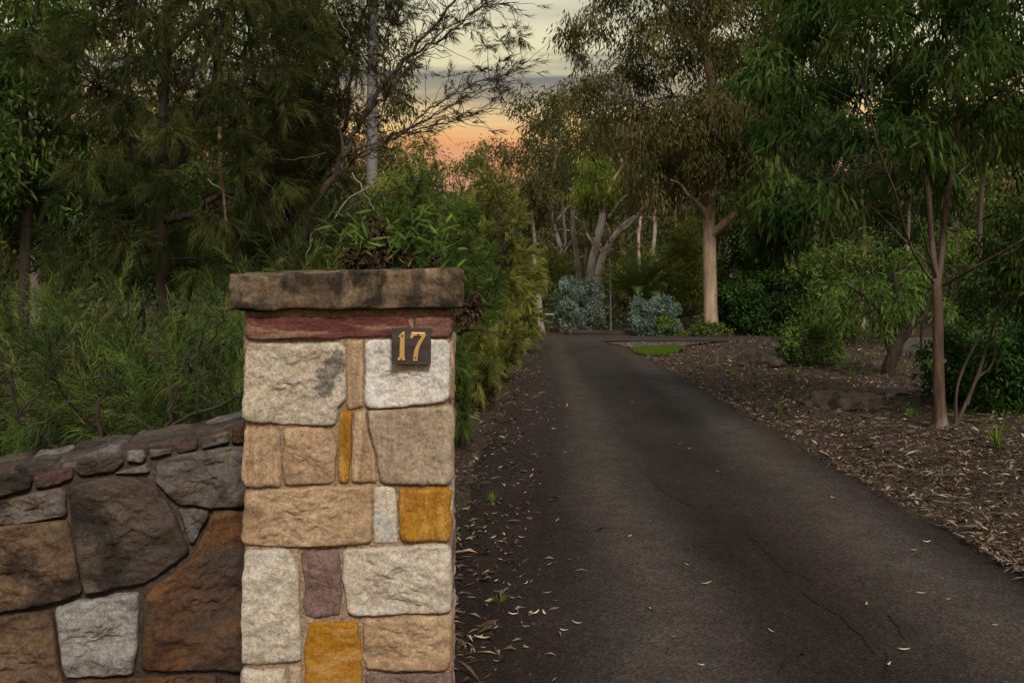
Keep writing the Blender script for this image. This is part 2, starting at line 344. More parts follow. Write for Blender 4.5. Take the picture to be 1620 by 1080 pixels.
# ------------------------------------------------------------------ stonework
def plane_hit(p0, n):
    p0 = np.array(p0, float); n = np.array(n, float)
    def f(px, py):
        d = np.array([(px - 810) / F, 1.0, -(py - HY) / F]); c = np.array([0, 0, CH])
        return c + d * (np.dot(p0 - c, n) / np.dot(d, n))
    return f
def chaikin(p, it=2, k=0.18):
    for _ in range(it):
        q = np.roll(p, -1, 0); p = np.stack([p * (1 - k) + q * k, p * k + q * (1 - k)], 1).reshape(-1, 3)
    return p
def resample(p, n):
    q = np.concatenate([p, p[:1]]); d = np.r_[0, np.cumsum(np.linalg.norm(np.diff(q, axis=0), axis=1))]
    t = np.linspace(0, d[-1], n, endpoint=False)
    return np.stack([np.interp(t, d, q[:, i]) for i in range(3)], -1)
def stone(name, poly, nrm, m, parent, origin, seed, proud=0.02, back=0.07, rough=0.006, facet=0.5, N=104, grow=0.0):
    """poly: outline points on the wall face; nrm: outward unit normal; a split-faced block with rounded arrises"""
    nrm = np.array(nrm, float); P = resample(chaikin(np.array(poly, float), 2, 0.065), N)
    c = P.mean(0); R = np.linalg.norm(P - c, axis=1); rad = R.mean()
    so = Vector((seed * 3.17, seed * 1.9, seed * 0.7))
    jit = np.array([noise.fractal(Vector(p) * 26 + so, 0.9, 2.0, 4) for p in P]) * 0.004 + grow
    P = P + (P - c) / R[:, None] * jit[:, None]
    ins = np.concatenate([[0, 0, 0.001, 0.003, 0.007, 0.013, 0.021], np.linspace(0.03, rad * 0.985, max(6, int(rad / 0.006)))])
    ins = ins[ins < rad]
    dep = proud * (1 - np.exp(-ins / 0.0022)); dep[0] = -back; dep[1] = -0.004
    proud_ = proud; rings = []
    for k, (i, d) in enumerate(zip(ins, dep)):
        s = 1 - i / rad
        ring = c + (P - c) * s
        if k > 1:
            e = min(1.0, 0.35 + i / 0.012); off = np.empty(N)
            for q in range(N):
                v = Vector(ring[q]) + so
                a = noise.fractal(v * 7, 0.9, 2.1, 3) * 1.1
                r = noise.ridged_multi_fractal(v * 15, 0.9, 2.2, 4, 0.9, 2.0) - 1.1
                t = noise.fractal(Vector((v.x * 8, v.y * 8, v.z * 13)) + so, 0.8, 2.1, 4) * 2.6; fl = math.floor(t); ledge = (fl + min(1, max(0, (t - fl - .4) / .22))) / 2.6
                off[q] = a * .35 + r * facet * .45 + ledge * 1.5 + noise.fractal(v * 46, .8, 2.1, 3) * .22
            ring = ring + nrm * (d + off * rough * e)[:, None]
        else: ring = ring + nrm * d
        rings.append(ring)
    V = np.concatenate(rings + [rings[-1].mean(0)[None]]); K = len(rings)
    a = np.arange(N); b_ = np.roll(a, -1); Q = []
    for k in range(K - 1): Q.append(np.stack([k * N + a, k * N + b_, (k + 1) * N + b_, (k + 1) * N + a], -1))
    T = np.stack([(K - 1) * N + a, (K - 1) * N + b_, np.full(N, K * N)], -1)
    return link(name, np_mesh(name, V - np.asarray(origin), T, np.concatenate(Q), smooth=True), m, parent)

def grey_spot(N, c):                                    # the dark lichen patch on the big cream block
    v = N.co('Object'); w = N.n('ShaderNodeVectorMath', {0: v, 1: (-0.043, 0.0, 1.258)}, operation='SUBTRACT')
    w2 = N.n('ShaderNodeMapping', {'Vector': w.outputs[0], 'Rotation': (0, -0.38, 0), 'Scale': (1, 0, 1)}); w3 = N.n('ShaderNodeMapping', {'Vector': w2.outputs[0], 'Scale': (34, 0, 13)})
    d = N.n('ShaderNodeVectorMath', {0: w3.outputs[0]}, operation='LENGTH').outputs['Value']
    d = N.m('ADD', d, N.m('MULTIPLY', N.m('SUBTRACT', N.noise(v, 55, 6, .7), .5), 2.2))
    return N.mix(N.ramp(d, [(.75, .85), (1.15, 0)]), c, N.ramp(N.noise(v, 60, 5, .7), [(.35, (.06, .055, .05)), (.65, (.24, .22, .2))]))
def patch(name, poly, z, m):
    g_ = np.random.default_rng(len(name)); q = chaikin(np.array(poly), 3, .22); q = resample(q, 140); q[:, :2] += g_.normal(0, .045, (140, 2)) + .08 * np.sin(np.arange(140)[:, None] * .6 + [0, 1.4]); poly = q
    me = bpy.data.meshes.new(name); me.from_pydata([(p[0], p[1], z) for p in poly], [], [list(range(len(poly)))]); me.update()
    return link(name, me, m)
gp = [gnd(x, y) for x, y in ((957, 543), (990, 549), (1008, 553), (1078, 549), (1100, 545), (1130, 542), (1130, 540.6), (970, 540.8))]
tag(patch('gravel_strip', gp, 0.010, M['gravel']), kind='structure')
lp_ = [gnd(x, y) for x, y in ((1000, 553), (1004, 558), (1022, 563), (1050, 562.5), (1072, 558), (1082, 550), (1040, 549.5))]
tag(patch('lawn', lp_, 0.016, M['lawn_base']), kind='structure')


SM = {
 'cream_spot': stone_mat('cream_sandstone_lichen', [(0.41, 0.325, 0.225), (0.51, 0.44, 0.34), (0.59, 0.54, 0.46)], stain=(0.44, 0.27, 0.11), stain_at=(0.6, 0.72), scale=9, seed=3, bump=0.9, second=(0.42, 0.36, 0.30), spot=grey_spot),
 'cap': stone_mat('cap_weathered', [(0.05, 0.038, 0.028), (0.16, 0.112, 0.068), (0.36, 0.27, 0.17)], stain=(0.022, 0.018, 0.016), stain_at=(0.44, 0.60), streak=(1.5, 1, 0.6), scale=13, seed=2.4, bump=0.9, second=(0.17, 0.14, 0.11)),
 'red': stone_mat('red_sandstone', [(0.085, 0.028, 0.024), (0.125, 0.043, 0.036), (0.16, 0.065, 0.052)], streak=(0.25, 1, 1.6), scale=14, seed=1, second=(0.26, 0.16, 0.11)),
 'red2': stone_mat('pale_red_sandstone', [(0.12, 0.055, 0.043), (0.17, 0.085, 0.065), (0.22, 0.13, 0.10)], streak=(0.3, 1, 1.6), scale=14, seed=5),
 'cream': stone_mat('cream_sandstone', [(0.36, 0.27, 0.175), (0.46, 0.38, 0.275), (0.54, 0.47, 0.37)], stain=(0.42, 0.25, 0.10), stain_at=(0.6, 0.72), scale=9, seed=3, bump=0.9, second=(0.40, 0.34, 0.28)),
 'cream2': stone_mat('cream_grey_sandstone', [(0.34, 0.28, 0.205), (0.455, 0.40, 0.315), (0.53, 0.49, 0.42)], stain=(0.36, 0.25, 0.13), stain_at=(0.6, 0.75), scale=7, seed=9, second=(0.38, 0.38, 0.37)),
 'white': stone_mat('white_sandstone', [(0.46, 0.43, 0.385), (0.54, 0.515, 0.475), (0.60, 0.575, 0.54)], stain=(0.46, 0.37, 0.28), stain_at=(0.58, 0.75), scale=6, seed=4, bump=0.4),
 'tan': stone_mat('tan_sandstone', [(0.24, 0.155, 0.085), (0.34, 0.235, 0.145), (0.40, 0.30, 0.20)], stain=(0.25, 0.14, 0.09), stain_at=(0.57, 0.7), scale=7, seed=6, bump=0.4),
 'tanstripe': stone_mat('striped_tan_sandstone', [(0.27, 0.15, 0.07), (0.38, 0.26, 0.16), (0.45, 0.35, 0.24)], streak=(2.6, 1, 0.25), scale=7, seed=7, stain=(0.17, 0.09, 0.05), stain_at=(0.62, 0.72)),
 'tangrey': stone_mat('greyish_tan_sandstone', [(0.26, 0.19, 0.13), (0.33, 0.255, 0.18), (0.38, 0.31, 0.235)], streak=(2.0, 1, 0.4), scale=6, seed=8, stain=(0.20, 0.15, 0.12), stain_at=(0.58, 0.72)),
 'ochre': stone_mat('ochre_sandstone', [(0.27, 0.115, 0.012), (0.37, 0.175, 0.02), (0.46, 0.25, 0.055)], streak=(2.6, 1, 0.6), scale=8, seed=10, grain=0.3, stain=(0.20, 0.085, 0.015), stain_at=(0.55, 0.72), second=(0.46, 0.29, 0.10)),
 'ochre2': stone_mat('deep_ochre_sandstone', [(0.27, 0.12, 0.012), (0.31, 0.145, 0.015), (0.31, 0.16, 0.04)], streak=(0.5, 1, 1.6), scale=7, seed=11, grain=0.3, bump=0.4, stain=(0.19, 0.095, 0.03), stain_at=(0.55, 0.72), second=(0.36, 0.21, 0.07)),
 'mauve': stone_mat('mauve_sandstone', [(0.14, 0.085, 0.075), (0.19, 0.125, 0.11), (0.235, 0.17, 0.15)], streak=(1.5, 1, 0.6), scale=10, seed=12, bump=0.8),
 'wdark': stone_mat('dark_wall_stone', [(0.024, 0.018, 0.014), (0.062, 0.047, 0.036), (0.115, 0.088, 0.066)], stain=(0.022, 0.017, 0.015), streak=(0.7, 0.7, 1.3), scale=6, seed=13, bump=0.9, stain_at=(0.54, 0.66)),
 'wbrown': stone_mat('brown_wall_stone', [(0.05, 0.032, 0.022), (0.11, 0.072, 0.045), (0.16, 0.115, 0.078)], stain=(0.028, 0.02, 0.016), scale=5, seed=14, bump=0.8, second=(0.14, 0.085, 0.04)),
 'wgrey': stone_mat('grey_wall_stone', [(0.045, 0.036, 0.033), (0.10, 0.086, 0.078), (0.17, 0.15, 0.135)], stain=(0.03, 0.023, 0.02), scale=6, seed=15, bump=0.8, second=(0.12, 0.085, 0.055)),
 'wrust': stone_mat('rust_wall_stone', [(0.03, 0.019, 0.014), (0.085, 0.042, 0.02), (0.17, 0.082, 0.03)], stain=(0.06, 0.045, 0.038), scale=5, seed=16, bump=0.8, second=(0.05, 0.028, 0.02), stain_at=(0.52, 0.66)),
 'wwhite': stone_mat('pale_wall_stone', [(0.11, 0.10, 0.092), (0.20, 0.19, 0.178), (0.27, 0.26, 0.245)], stain=(0.075, 0.068, 0.06), scale=7, seed=17, bump=0.8, stain_at=(0.56, 0.7)),
 'wred': stone_mat('dark_red_wall_stone', [(0.03, 0.018, 0.016), (0.06, 0.036, 0.03), (0.08, 0.05, 0.042)], stain=(0.02, 0.015, 0.014), scale=8, seed=18, bump=0.8),
}
def solid(name, lo, hi, m, parent, origin, yaw, pivot, seg=8, amp=0.006, seed=0, bev=0.012):
    """a block with softened arrises and uneven faces, turned about a vertical pivot"""
    bm = bmesh.new(); bmesh.ops.create_cube(bm, size=1)
    lo = np.array(lo); hi = np.array(hi)
    for v in bm.verts: v.co = Vector((lo + hi) / 2 + np.array(v.co) * (hi - lo))
    bmesh.ops.bevel(bm, geom=bm.edges[:], offset=bev, segments=3, affect='EDGES', profile=0.6)
    for _ in range(3):
        es = [e for e in bm.edges if e.calc_length() > 0.035]
        if not es: break
        bmesh.ops.subdivide_edges(bm, edges=es, cuts=1 + (max(e.calc_length() for e in es) > 0.2) * 2, use_grid_fill=True)
    bmesh.ops.triangulate(bm, faces=[f for f in bm.faces if len(f.verts) > 4])
    so = Vector((seed, seed * 2.3, 0)); c_, s_ = math.cos(yaw), math.sin(yaw); bm.normal_update()
    for v in bm.verts:
        q = v.co + so
        d = noise.fractal(Vector((q.x * 9, q.y * 9, q.z * 16)), 0.9, 2.1, 4) * amp + (noise.ridged_multi_fractal(Vector((q.x * 10, q.y * 12, q.z * 30)), 0.9, 2.1, 4, 0.9, 2) - 1.1) * amp * 0.6
        v.co += v.normal * d
    for v in bm.verts:
        x, y = v.co.x - pivot[0], v.co.y - pivot[1]
        v.co.x, v.co.y = pivot[0] + c_ * x - s_ * y, pivot[1] + s_ * x + c_ * y
        v.co -= Vector(origin)
    for f in bm.faces: f.smooth = True
    me = bpy.data.meshes.new(name); bm.to_mesh(me); bm.free()
    return link(name, me, m, parent)

PY = 2.54; YAW = math.radians(2.4)
pc = at(550, 440, PY); PIV = (pc[0], pc[1])
pn = np.array([math.sin(YAW), -math.cos(YAW), 0.0])               # outward normal of the front face
hit = plane_hit(pc, pn)
PO = (pc[0], pc[1] + 0.25, 0)
pil = thing('gate_pillar', 'square gate pillar of pale cream, tan and ochre sandstone blocks under a weathered cap slab', 'pillar', PO)
def k2m(px): return (px - 550) / F * PY
xl, xr = pc[0] + k2m(388), pc[0] + k2m(711)
ztop = 1.5 - (488 - HY) / F * PY
solid('mortar_core', (xl, PY - 0.001, 0.0), (xr, PY + 0.46, ztop + 0.004), M['mortar'], pil, PO, YAW, PIV, amp=0.003, seed=3)
def A1(pts): return [(340 + x / 3.176, 400 + y / 3.176) for x, y in pts]
def A2(pts): return [(340 + x / 3.176, 740 + y / 3.176) for x, y in pts]
PST = [
 ('red', [(387, 504), (390, 501), (520, 502), (643, 500), (650, 516), (646, 530), (560, 533), (400, 537), (388, 533)], .022, .004),
 ('red2', [(655, 501), (712, 500), (717, 509), (716, 526), (708, 534), (683, 533), (654, 527)], .022, .003),
 ('cream_spot', [(390, 543), (460, 543), (541, 541), (548, 551), (547, 633), (537, 644), (533, 671), (516, 674), (450, 671), (390, 666), (383, 661), (386, 600)], .026, .010),
 ('tanstripe', [(550, 538), (573, 537), (575.5, 545), (574, 645.6), (552.5, 647), (549, 642)], .018, .004),
 ('white', [(577, 538), (620, 535), (708, 536), (713, 545), (711.5, 630), (705, 636), (642, 644), (585.6, 647), (577, 641)], .024, .007),
 ('tanstripe', [(387, 674), (437, 677), (444, 683), (446, 770), (388, 771), (382, 760)], .022, .005),
 ('tan', [(450, 677), (511.6, 674), (529, 685), (532.7, 702), (531, 764), (450, 768), (447, 760)], .02, .007),
 ('ochre', [(538, 650), (558, 649), (556, 700), (553, 764), (537, 764), (535, 745)], .018, .004),
 ('tanstripe', [(561, 649), (578.7, 649), (580, 661), (592, 715), (597, 763), (556, 764), (558, 700)], .022, .004),
 ('tangrey', [(582, 648), (640, 645), (711, 642), (718, 652), (719, 755), (707, 766), (601, 765), (594, 715), (583, 680)], .022, .006),
 ('tan', [(387, 775), (516, 768), (587, 767), (590, 775), (590, 856.5), (567, 861), (472, 864), (390, 861), (382, 853)], .024, .010),
 ('cream2', [(592, 770), (625, 768), (629.7, 819), (629, 859), (592, 860), (590, 834)], .012, .005),
 ('ochre', [(633, 771.5), (708, 771), (714, 781), (713, 849), (708, 855), (636, 856.5), (631, 844), (630, 790)], .022, .004),
 ('cream2', [(387, 869), (455, 867.5), (466, 882), (475, 910), (478.5, 1042), (472, 1045), (397, 1052), (382.5, 1048.6), (381.6, 960)], .022, .006),
 ('mauve', [(475, 871), (532, 865), (539, 875), (541.5, 945), (538, 973), (504, 978), (483, 974.6), (480, 957), (482, 916)], .016, .006),
 ('cream2', [(541.5, 867.5), (640, 862), (708, 859), (715, 872), (715, 963.6), (708, 969), (560, 973), (549, 968), (541.5, 916)], .026, .010),
 ('ochre2', [(489.6, 982), (563.6, 981), (567, 989), (573, 1039), (575, 1110), (481, 1110), (481.7, 1023)], .014, .0025),
 ('tan', [(576, 976), (640, 974), (713, 971), (716, 982), (715, 1052), (708, 1058), (623, 1060), (579, 1055), (572, 1042)], .024, .009),
 ('cream2', [(382, 1056), (450, 1056), (453, 1064), (453, 1128), (381, 1128)], .022, .006),
 ('tangrey', [(457, 1052), (476, 1052), (477, 1128), (457, 1128)], .010, .003),
 ('mauve', [(577, 1064), (712, 1062), (717, 1070), (717, 1128), (577, 1128)], .02, .006),
 # the courses below the picture
 ('tan', [(381, 1134), (535, 1134), (537, 1218), (381, 1220)], .022, .008), ('cream2', [(541, 1116), (575, 1116), (577, 1134), (717, 1134), (718, 1218), (541, 1218)], .022, .008),
 ('cream', [(381, 1225), (470, 1225), (470, 1355), (381, 1355)], .022, .008), ('tangrey', [(475, 1225), (610, 1224), (610, 1355), (475, 1355)], .022, .008),
 ('white', [(614, 1224), (718, 1224), (718, 1355), (614, 1355)], .022, .008),
]
LABELS = {0: 'dark red sandstone strip under the cap', 2: 'large cream block with a grey stain', 4: 'white block behind the number plate', 12: 'bright ochre block at the right edge', 14: 'mauve block', 16: 'deep ochre block at the foot of the picture'}
for i, (mm, poly, proud, rgh) in enumerate(PST):
    o = stone('stone', [hit(*p) for p in poly], pn, SM[mm], pil, PO, 11.3 + i * 1.7, proud * .62, 0.05, rgh * .8)
    if i in LABELS: o['label'] = LABELS[i]
# dark mineral stain on the cream block: a thin crust proud of it
# right-hand side face of the pillar
sn = np.array([math.cos(YAW), math.sin(YAW), 0.0])
x0 = np.array([xr, PY + 0.0, 0.0]); x0[:2] = [PIV[0] + math.cos(YAW) * (xr - PIV[0]), PIV[1] + math.sin(YAW) * (xr - PIV[0])]
back = np.array([-math.sin(YAW), math.cos(YAW), 0])
zc = [1.408, 1.345, 1.175, 0.985, 0.835, 0.655, 0.515, 0.37, 0.20, 0.02]
sm_ = ['red2', 'tanstripe', 'tan', 'cream2', 'mauve', 'tangrey', 'tan', 'cream2', 'tan']
for j in range(9):
    cuts = [0.012, 0.46] if j == 0 else [0.012, 0.16 + 0.13 * ((j * 37) % 10) / 10, 0.46]
    for q in range(len(cuts) - 1):
        poly = [x0 + back * (cuts[q] + .006) + np.array([0, 0, zc[j] - .006]), x0 + back * (cuts[q + 1] - .006) + np.array([0, 0, zc[j] - .006]),
                x0 + back * (cuts[q + 1] - .006) + np.array([0, 0, zc[j + 1] + .006]), x0 + back * (cuts[q] + .006) + np.array([0, 0, zc[j + 1] + .006])]
        stone('stone', poly, sn, SM[sm_[(j + q * 2) % 9]], pil, PO, 71 + j * 2.1 + q, 0.006, 0.04, 0.005, N=56)
x0l = np.array([PIV[0] + math.cos(YAW) * (xl - PIV[0]), PIV[1] + math.sin(YAW) * (xl - PIV[0]), 0.0])
for j in range(9):
    poly = [x0l + back * .018 + np.array([0, 0, zc[j] - .006]), x0l + back * .21 + np.array([0, 0, zc[j] - .006]), x0l + back * .21 + np.array([0, 0, zc[j + 1] + .006]), x0l + back * .018 + np.array([0, 0, zc[j + 1] + .006])]
    stone('stone', poly, -sn, SM[sm_[(j * 4 + 1) % 9]], pil, PO, 171 + j * 2.1, 0.004, 0.04, 0.004, N=56)
# cap slab: outline taken over the slab, sloping slightly up to the right
def cap_slab():
    bm = bmesh.new(); bmesh.ops.create_cube(bm, size=1)
    fy = PY - 0.045
    x0_, x1_ = (360 - 810) / F * fy, (730 - 810) / F * fy
    yb = PY + 0.50
    for v in bm.verts:
        u = v.co.x + 0.5; x = x0_ + (x1_ - x0_) * u
        zt = CH - ((431 - 8 * u) - HY) / F * fy; zb = CH - ((493 - 4 * u) - HY) / F * fy
        v.co = Vector((x, fy if v.co.y < 0 else yb, zt if v.co.z > 0 else zb))
    bmesh.ops.bevel(bm, geom=bm.edges[:], offset=0.011, segments=3, affect='EDGES', profile=0.55)
    for _ in range(5):
        es = [e for e in bm.edges if e.calc_length() > 0.014]
        if not es: break
        bmesh.ops.subdivide_edges(bm, edges=es, cuts=1, use_grid_fill=True)
    bm.normal_update()
    for v in bm.verts:
        q = v.co
        d = noise.fractal(Vector((q.x * 7, q.y * 7, q.z * 12)), 0.9, 2.1, 4) * 0.006 + (noise.ridged_multi_fractal(Vector((q.x * 9, q.y * 9, q.z * 34 + q.x * 3)), 0.9, 2.1, 5, 0.9, 2) - 1.1) * 0.0075
        v.co += v.normal * d
    c_, s_ = math.cos(YAW), math.sin(YAW)
    for v in bm.verts:
        x, y = v.co.x - PIV[0], v.co.y - PIV[1]
        v.co.x, v.co.y = PIV[0] + c_ * x - s_ * y, PIV[1] + s_ * x + c_ * y
        v.co -= Vector(PO)
    for f in bm.faces: f.smooth = True
    me = bpy.data.meshes.new('cap'); bm.to_mesh(me); bm.free()
    link('cap', me, SM['cap'], pil)['label'] = 'rough weathered brown cap slab with dark lichen streaks'
cap_slab()

# ---- house number plate
M['board'] = bark_mat('plate_timber', (0.030, 0.024, 0.020), (0.065, 0.053, 0.046), None, stretch=(2, 10, 16), bump=0.25)
M['brass'] = plain('brass', (0.80, 0.52, 0.19), 0.34, metal=0.75, spec=0.5, var=0.08, scale=60)
M['screw'] = plain('screw', (0.09, 0.06, 0.03), 0.5, metal=0.8)
def B(x, y): return (580 + x / 10.8, 500 + y / 10.8)
fhit = plane_hit(pc + pn * 0.030, pn)
bo = fhit(*B(768, 815))
plate = thing('house_number_plate', 'small dark square timber plate with brass number 17 on the pillar', 'house number', tuple(bo))
def extrude(name, pts, m, d0, d1, parent, bev=0.0012):
    bm = bmesh.new(); vs = [bm.verts.new(Vector(fhit(*B(*p)) + pn * d0 - bo)) for p in pts]
    f = bm.faces.new(vs); r = bmesh.ops.extrude_face_region(bm, geom=[f])
    nv = [e for e in r['geom'] if isinstance(e, bmesh.types.BMVert)]
    for v in nv: v.co += Vector(pn * (d1 - d0))
    bmesh.ops.recalc_face_normals(bm, faces=bm.faces[:])
    if bev:
        fe = [e for e in bm.edges if e.verts[0] in nv and e.verts[1] in nv]
        bmesh.ops.bevel(bm, geom=fe, offset=bev, segments=2, affect='EDGES', profile=0.6)
    me = bpy.data.meshes.new(name); bm.to_mesh(me); bm.free(); return link(name, me, m, parent)
extrude('board', [(436, 207), (700, 203), (1099, 205), (1100, 500), (1101, 803), (1085, 815), (436, 812)], M['board'], -0.004, 0.016, plate, 0.002)
d1 = extrude('number_one', [(657, 262), (657, 702), (664, 706), (664, 747), (538, 747), (538, 705), (568, 690), (580, 362), (556, 352), (556, 327), (625, 262)], M['brass'], 0.0155, 0.0195, plate, 0.0007)
d7 = extrude('number_seven', [(775, 270), (1000, 275), (1020, 322), (985, 382), (930, 475), (893, 580), (880, 690), (874, 757), (798, 757), (803, 690), (818, 590), (850, 500), (898, 415), (945, 340), (935, 332), (835, 327), (808, 345), (786, 380), (747, 366), (760, 310)], M['brass'], 0.0155, 0.0195, plate, 0.0007)
for (x, y, par) in ((615, 330, d1), (600, 722, d1), (888, 308, d7), (838, 700, d7)):
    extrude('screw', [(x + 17 * math.cos(a), y + 17 * math.sin(a)) for a in np.linspace(0, 2 * math.pi, 10, endpoint=False)], M['screw'], 0.019, 0.0207, par, 0.0003)

# ---- stone wall running left from the pillar
wa, wb = at(383, 700, 2.76), at(0, 700, 2.62)
wd = wa - wb; wd[2] = 0; wd /= np.linalg.norm(wd); wnrm = np.array([wd[1], -wd[0], 0.0])
if wnrm[1] > 0: wnrm = -wnrm
whit = plane_hit(wa, wnrm)
WO = (wa[0] - 0.4, wa[1] + 0.1, 0)
wall = thing('stone_wall', 'low wall of dark brown and grey irregular stones sloping down from the pillar', 'wall', WO)
def C3(x, y): return (x / 2.455, 640 + y / 2.455)
WST = [
 ('wdark', [(264, 322), (400, 277), (520, 277), (598, 317), (656, 380), (697, 470), (732, 545), (731, 575), (640, 646), (560, 690), (332, 730), (322, 700), (293, 520), (272, 420)]),
 ('wgrey', [(602, 232), (700, 188), (890, 163), (972, 160), (972, 396), (820, 398), (692, 386), (642, 337), (607, 300)]),
 ('wgrey', [(693, 402), (812, 406), (811, 430), (752, 540), (738, 536), (718, 480)]),
 ('wrust', [(830, 412), (972, 408), (972, 700), (972, 1028), (570, 1028), (549, 1013), (558, 742), (593, 702), (742, 592), (793, 490), (817, 440)]),
 ('wwhite', [(222, 787), (300, 758), (538, 723), (544, 800), (537, 960), (518, 1042), (290, 1055), (252, 1057), (233, 950), (218, 850)]),
 ('wbrown', [(-150, 480), (80, 458), (268, 443), (287, 520), (307, 640), (321, 728), (230, 762), (0, 806), (-150, 830)]),
 ('wgrey', [(-130, 400), (0, 372), (90, 348), (243, 319), (258, 340), (265, 428), (130, 453), (0, 463), (-130, 476)]),
 ('wbrown', [(-160, 850), (0, 822), (203, 788), (212, 850), (227, 960), (247, 1062), (272, 1140), (-160, 1150)]),
 ('wrust', [(292, 1066), (560, 1056), (838, 1042), (846, 1150), (292, 1160)]), ('wred', [(855, 1046), (972, 1046), (972, 1150), (855, 1150)]),
 ('wdark', [(-120, 300), (0, 276), (70, 264), (122, 287), (122, 323), (0, 356), (-120, 385)]),
 ('wred', [(132, 274), (286, 238), (286, 285), (180, 322), (134, 322)]),
 ('wdark', [(297, 218), (478, 184), (486, 220), (440, 258), (310, 275), (295, 258)]),
 ('wgrey', [(492, 178), (558, 173), (571, 200), (558, 223), (492, 223)]),
 ('wgrey', [(440, 266), (576, 227), (582, 260), (520, 266)]),
 ('wgrey', [(575, 173), (668, 167), (669, 188), (583, 208)]),
 ('wred', [(682, 167), (768, 129), (772, 167), (692, 192)]),
 ('wgrey', [(782, 127), (888, 98), (892, 145), (784, 173)]),
 ('wrust', [(900, 84), (972, 74), (972, 147), (901, 150)]),
 # below and beyond the picture's edge
 ('wbrown', [(-160, 1160), (270, 1150), (285, 1165), (560, 1170), (560, 1420), (-160, 1420)]), ('wdark', [(570, 1168), (840, 1158), (972, 1158), (972, 1420), (570, 1420)]),
 ('wbrown', [(-160, 1430), (400, 1430), (400, 1700), (-160, 1700)]), ('wgrey', [(410, 1430), (972, 1430), (972, 1700), (410, 1700)]),
 ('wgrey', [(-520, 520), (-300, 470), (-165, 445), (-165, 800), (-500, 850)]), ('wdark', [(-520, 865), (-170, 840), (-170, 1300), (-520, 1310)]), ('wbrown', [(-520, 1320), (-170, 1310), (-170, 1700), (-520, 1700)]),
 ('wdark', [(-900, 610), (-700, 555), (-527, 525), (-508, 850), (-900, 900)]), ('wbrown', [(-900, 915), (-527, 868), (-527, 1310), (-900, 1330)]), ('wgrey', [(-900, 1345), (-527, 1325), (-527, 1700), (-900, 1700)]),
 ('wgrey', [(-510, 430), (-330, 392), (-150, 355), (-150, 432), (-300, 462), (-515, 510)]),
]
for i, (mm, poly) in enumerate(WST):
    pts = [whit(*C3(*p)) for p in poly]
    if i == 19: pass
    stone('stone', pts, wnrm, SM[mm], wall, WO, 31.7 + i * 1.31, 0.020 if i < 10 else 0.014, 0.06, 0.011 if i < 10 else 0.006, facet=0.6)
# mortar body behind the stones, with a sloping top
bw = Buf()
def topz(px): return whit(px, np.interp(px, [-380, -260, 0, 120, 200, 318, 388], [830, 800, 750, 727, 711, 689, 671]))
pxs = np.linspace(-366, 400, 40); fr = np.array([topz(p) for p in pxs]) - wnrm * 0.006; bk = fr - wnrm * 0.30
lo = fr.copy(); lo[:, 2] = 0; lb = bk.copy(); lb[:, 2] = 0; n = 40
V = np.concatenate([fr, bk, lb, lo]); k = np.arange(n - 1); Q = []
for a, b_ in ((0, n), (n, 2 * n), (2 * n, 3 * n), (3 * n, 0)): Q.append(np.stack([a + k, a + k + 1, b_ + k + 1, b_ + k], -1))
bw.add(V, Q=np.concatenate(Q)); build('mortar_core', bw, M['mortar_dark'], wall, WO, tint=False)
# flat capping stones lying along the sloping top
cs = np.random.default_rng(9); px = -362.0; ci = 0
while px < 392:
    w = cs.uniform(55, 110); e = min(px + w, 398)
    if 398 - e < 25: e = 398
    dsplit = cs.uniform(0.10, 0.2)
    for q, (d0, d1_) in enumerate(((0.0, dsplit), (dsplit + 0.008, 0.30))):
        a, b_ = topz(px + 1.5), topz(e - 1.5)
        poly = [a - wnrm * (d0 + 0.004 * (q == 0)), b_ - wnrm * (d0 + 0.004 * (q == 0)), b_ - wnrm * d1_, a - wnrm * d1_]
        poly = [p + np.array([0, 0, -0.012]) for p in poly]
        up = np.cross(b_ - a, -wnrm); up /= np.linalg.norm(up); up *= np.sign(up[2])
        stone('capping_stone', poly, up, SM[['wgrey', 'wdark', 'wred', 'wdark', 'wdark', 'wgrey'][(ci * 2 + q) % 6]], wall, WO, 90 + ci * 1.9 + q, cs.uniform(0.012, 0.018), 0.012, 0.008, N=56)
    px = e; ci += 1

# ------------------------------------------------------------------ plants: wood
def tube_np(pts, rad, n):
    P = np.asarray(pts, float); r = np.asarray(rad, float)
    t = nz(np.gradient(P, axis=0)); ref = np.array([0.31, 0.17, 0.93]) if abs(t[0][2]) < 0.9 else np.array([0.95, 0.2, 0.1])
    u = nz(np.cross(t, ref)); v = np.cross(t, u)
    a = np.linspace(0, 2 * np.pi, n, endpoint=False)
    ring = P[:, None] + r[:, None, None] * (u[:, None] * np.cos(a)[None, :, None] + v[:, None] * np.sin(a)[None, :, None])
    m = len(P); i = np.arange(m - 1)[:, None] * n + np.arange(n)[None]; j = np.arange(m - 1)[:, None] * n + (np.arange(n)[None] + 1) % n
    Q = np.stack([i, j, j + n, i + n], -1).reshape(-1, 4)
    return ring.reshape(-1, 3), Q
def catmull(P, k=5):
    P = np.asarray(P, float); Q = np.concatenate([2 * P[:1] - P[1:2], P, 2 * P[-1:] - P[-2:-1]]); out = []
    for i in range(1, len(Q) - 2):
        for t in np.linspace(0, 1, k, endpoint=False):
            a, b, c, d = Q[i - 1], Q[i], Q[i + 1], Q[i + 2]
            out.append(0.5 * ((2 * b) + (c - a) * t + (2 * a - 5 * b + 4 * c - d) * t * t + (3 * b - a - 3 * c + d) * t ** 3))
    out.append(Q[-2]); return np.array(out)
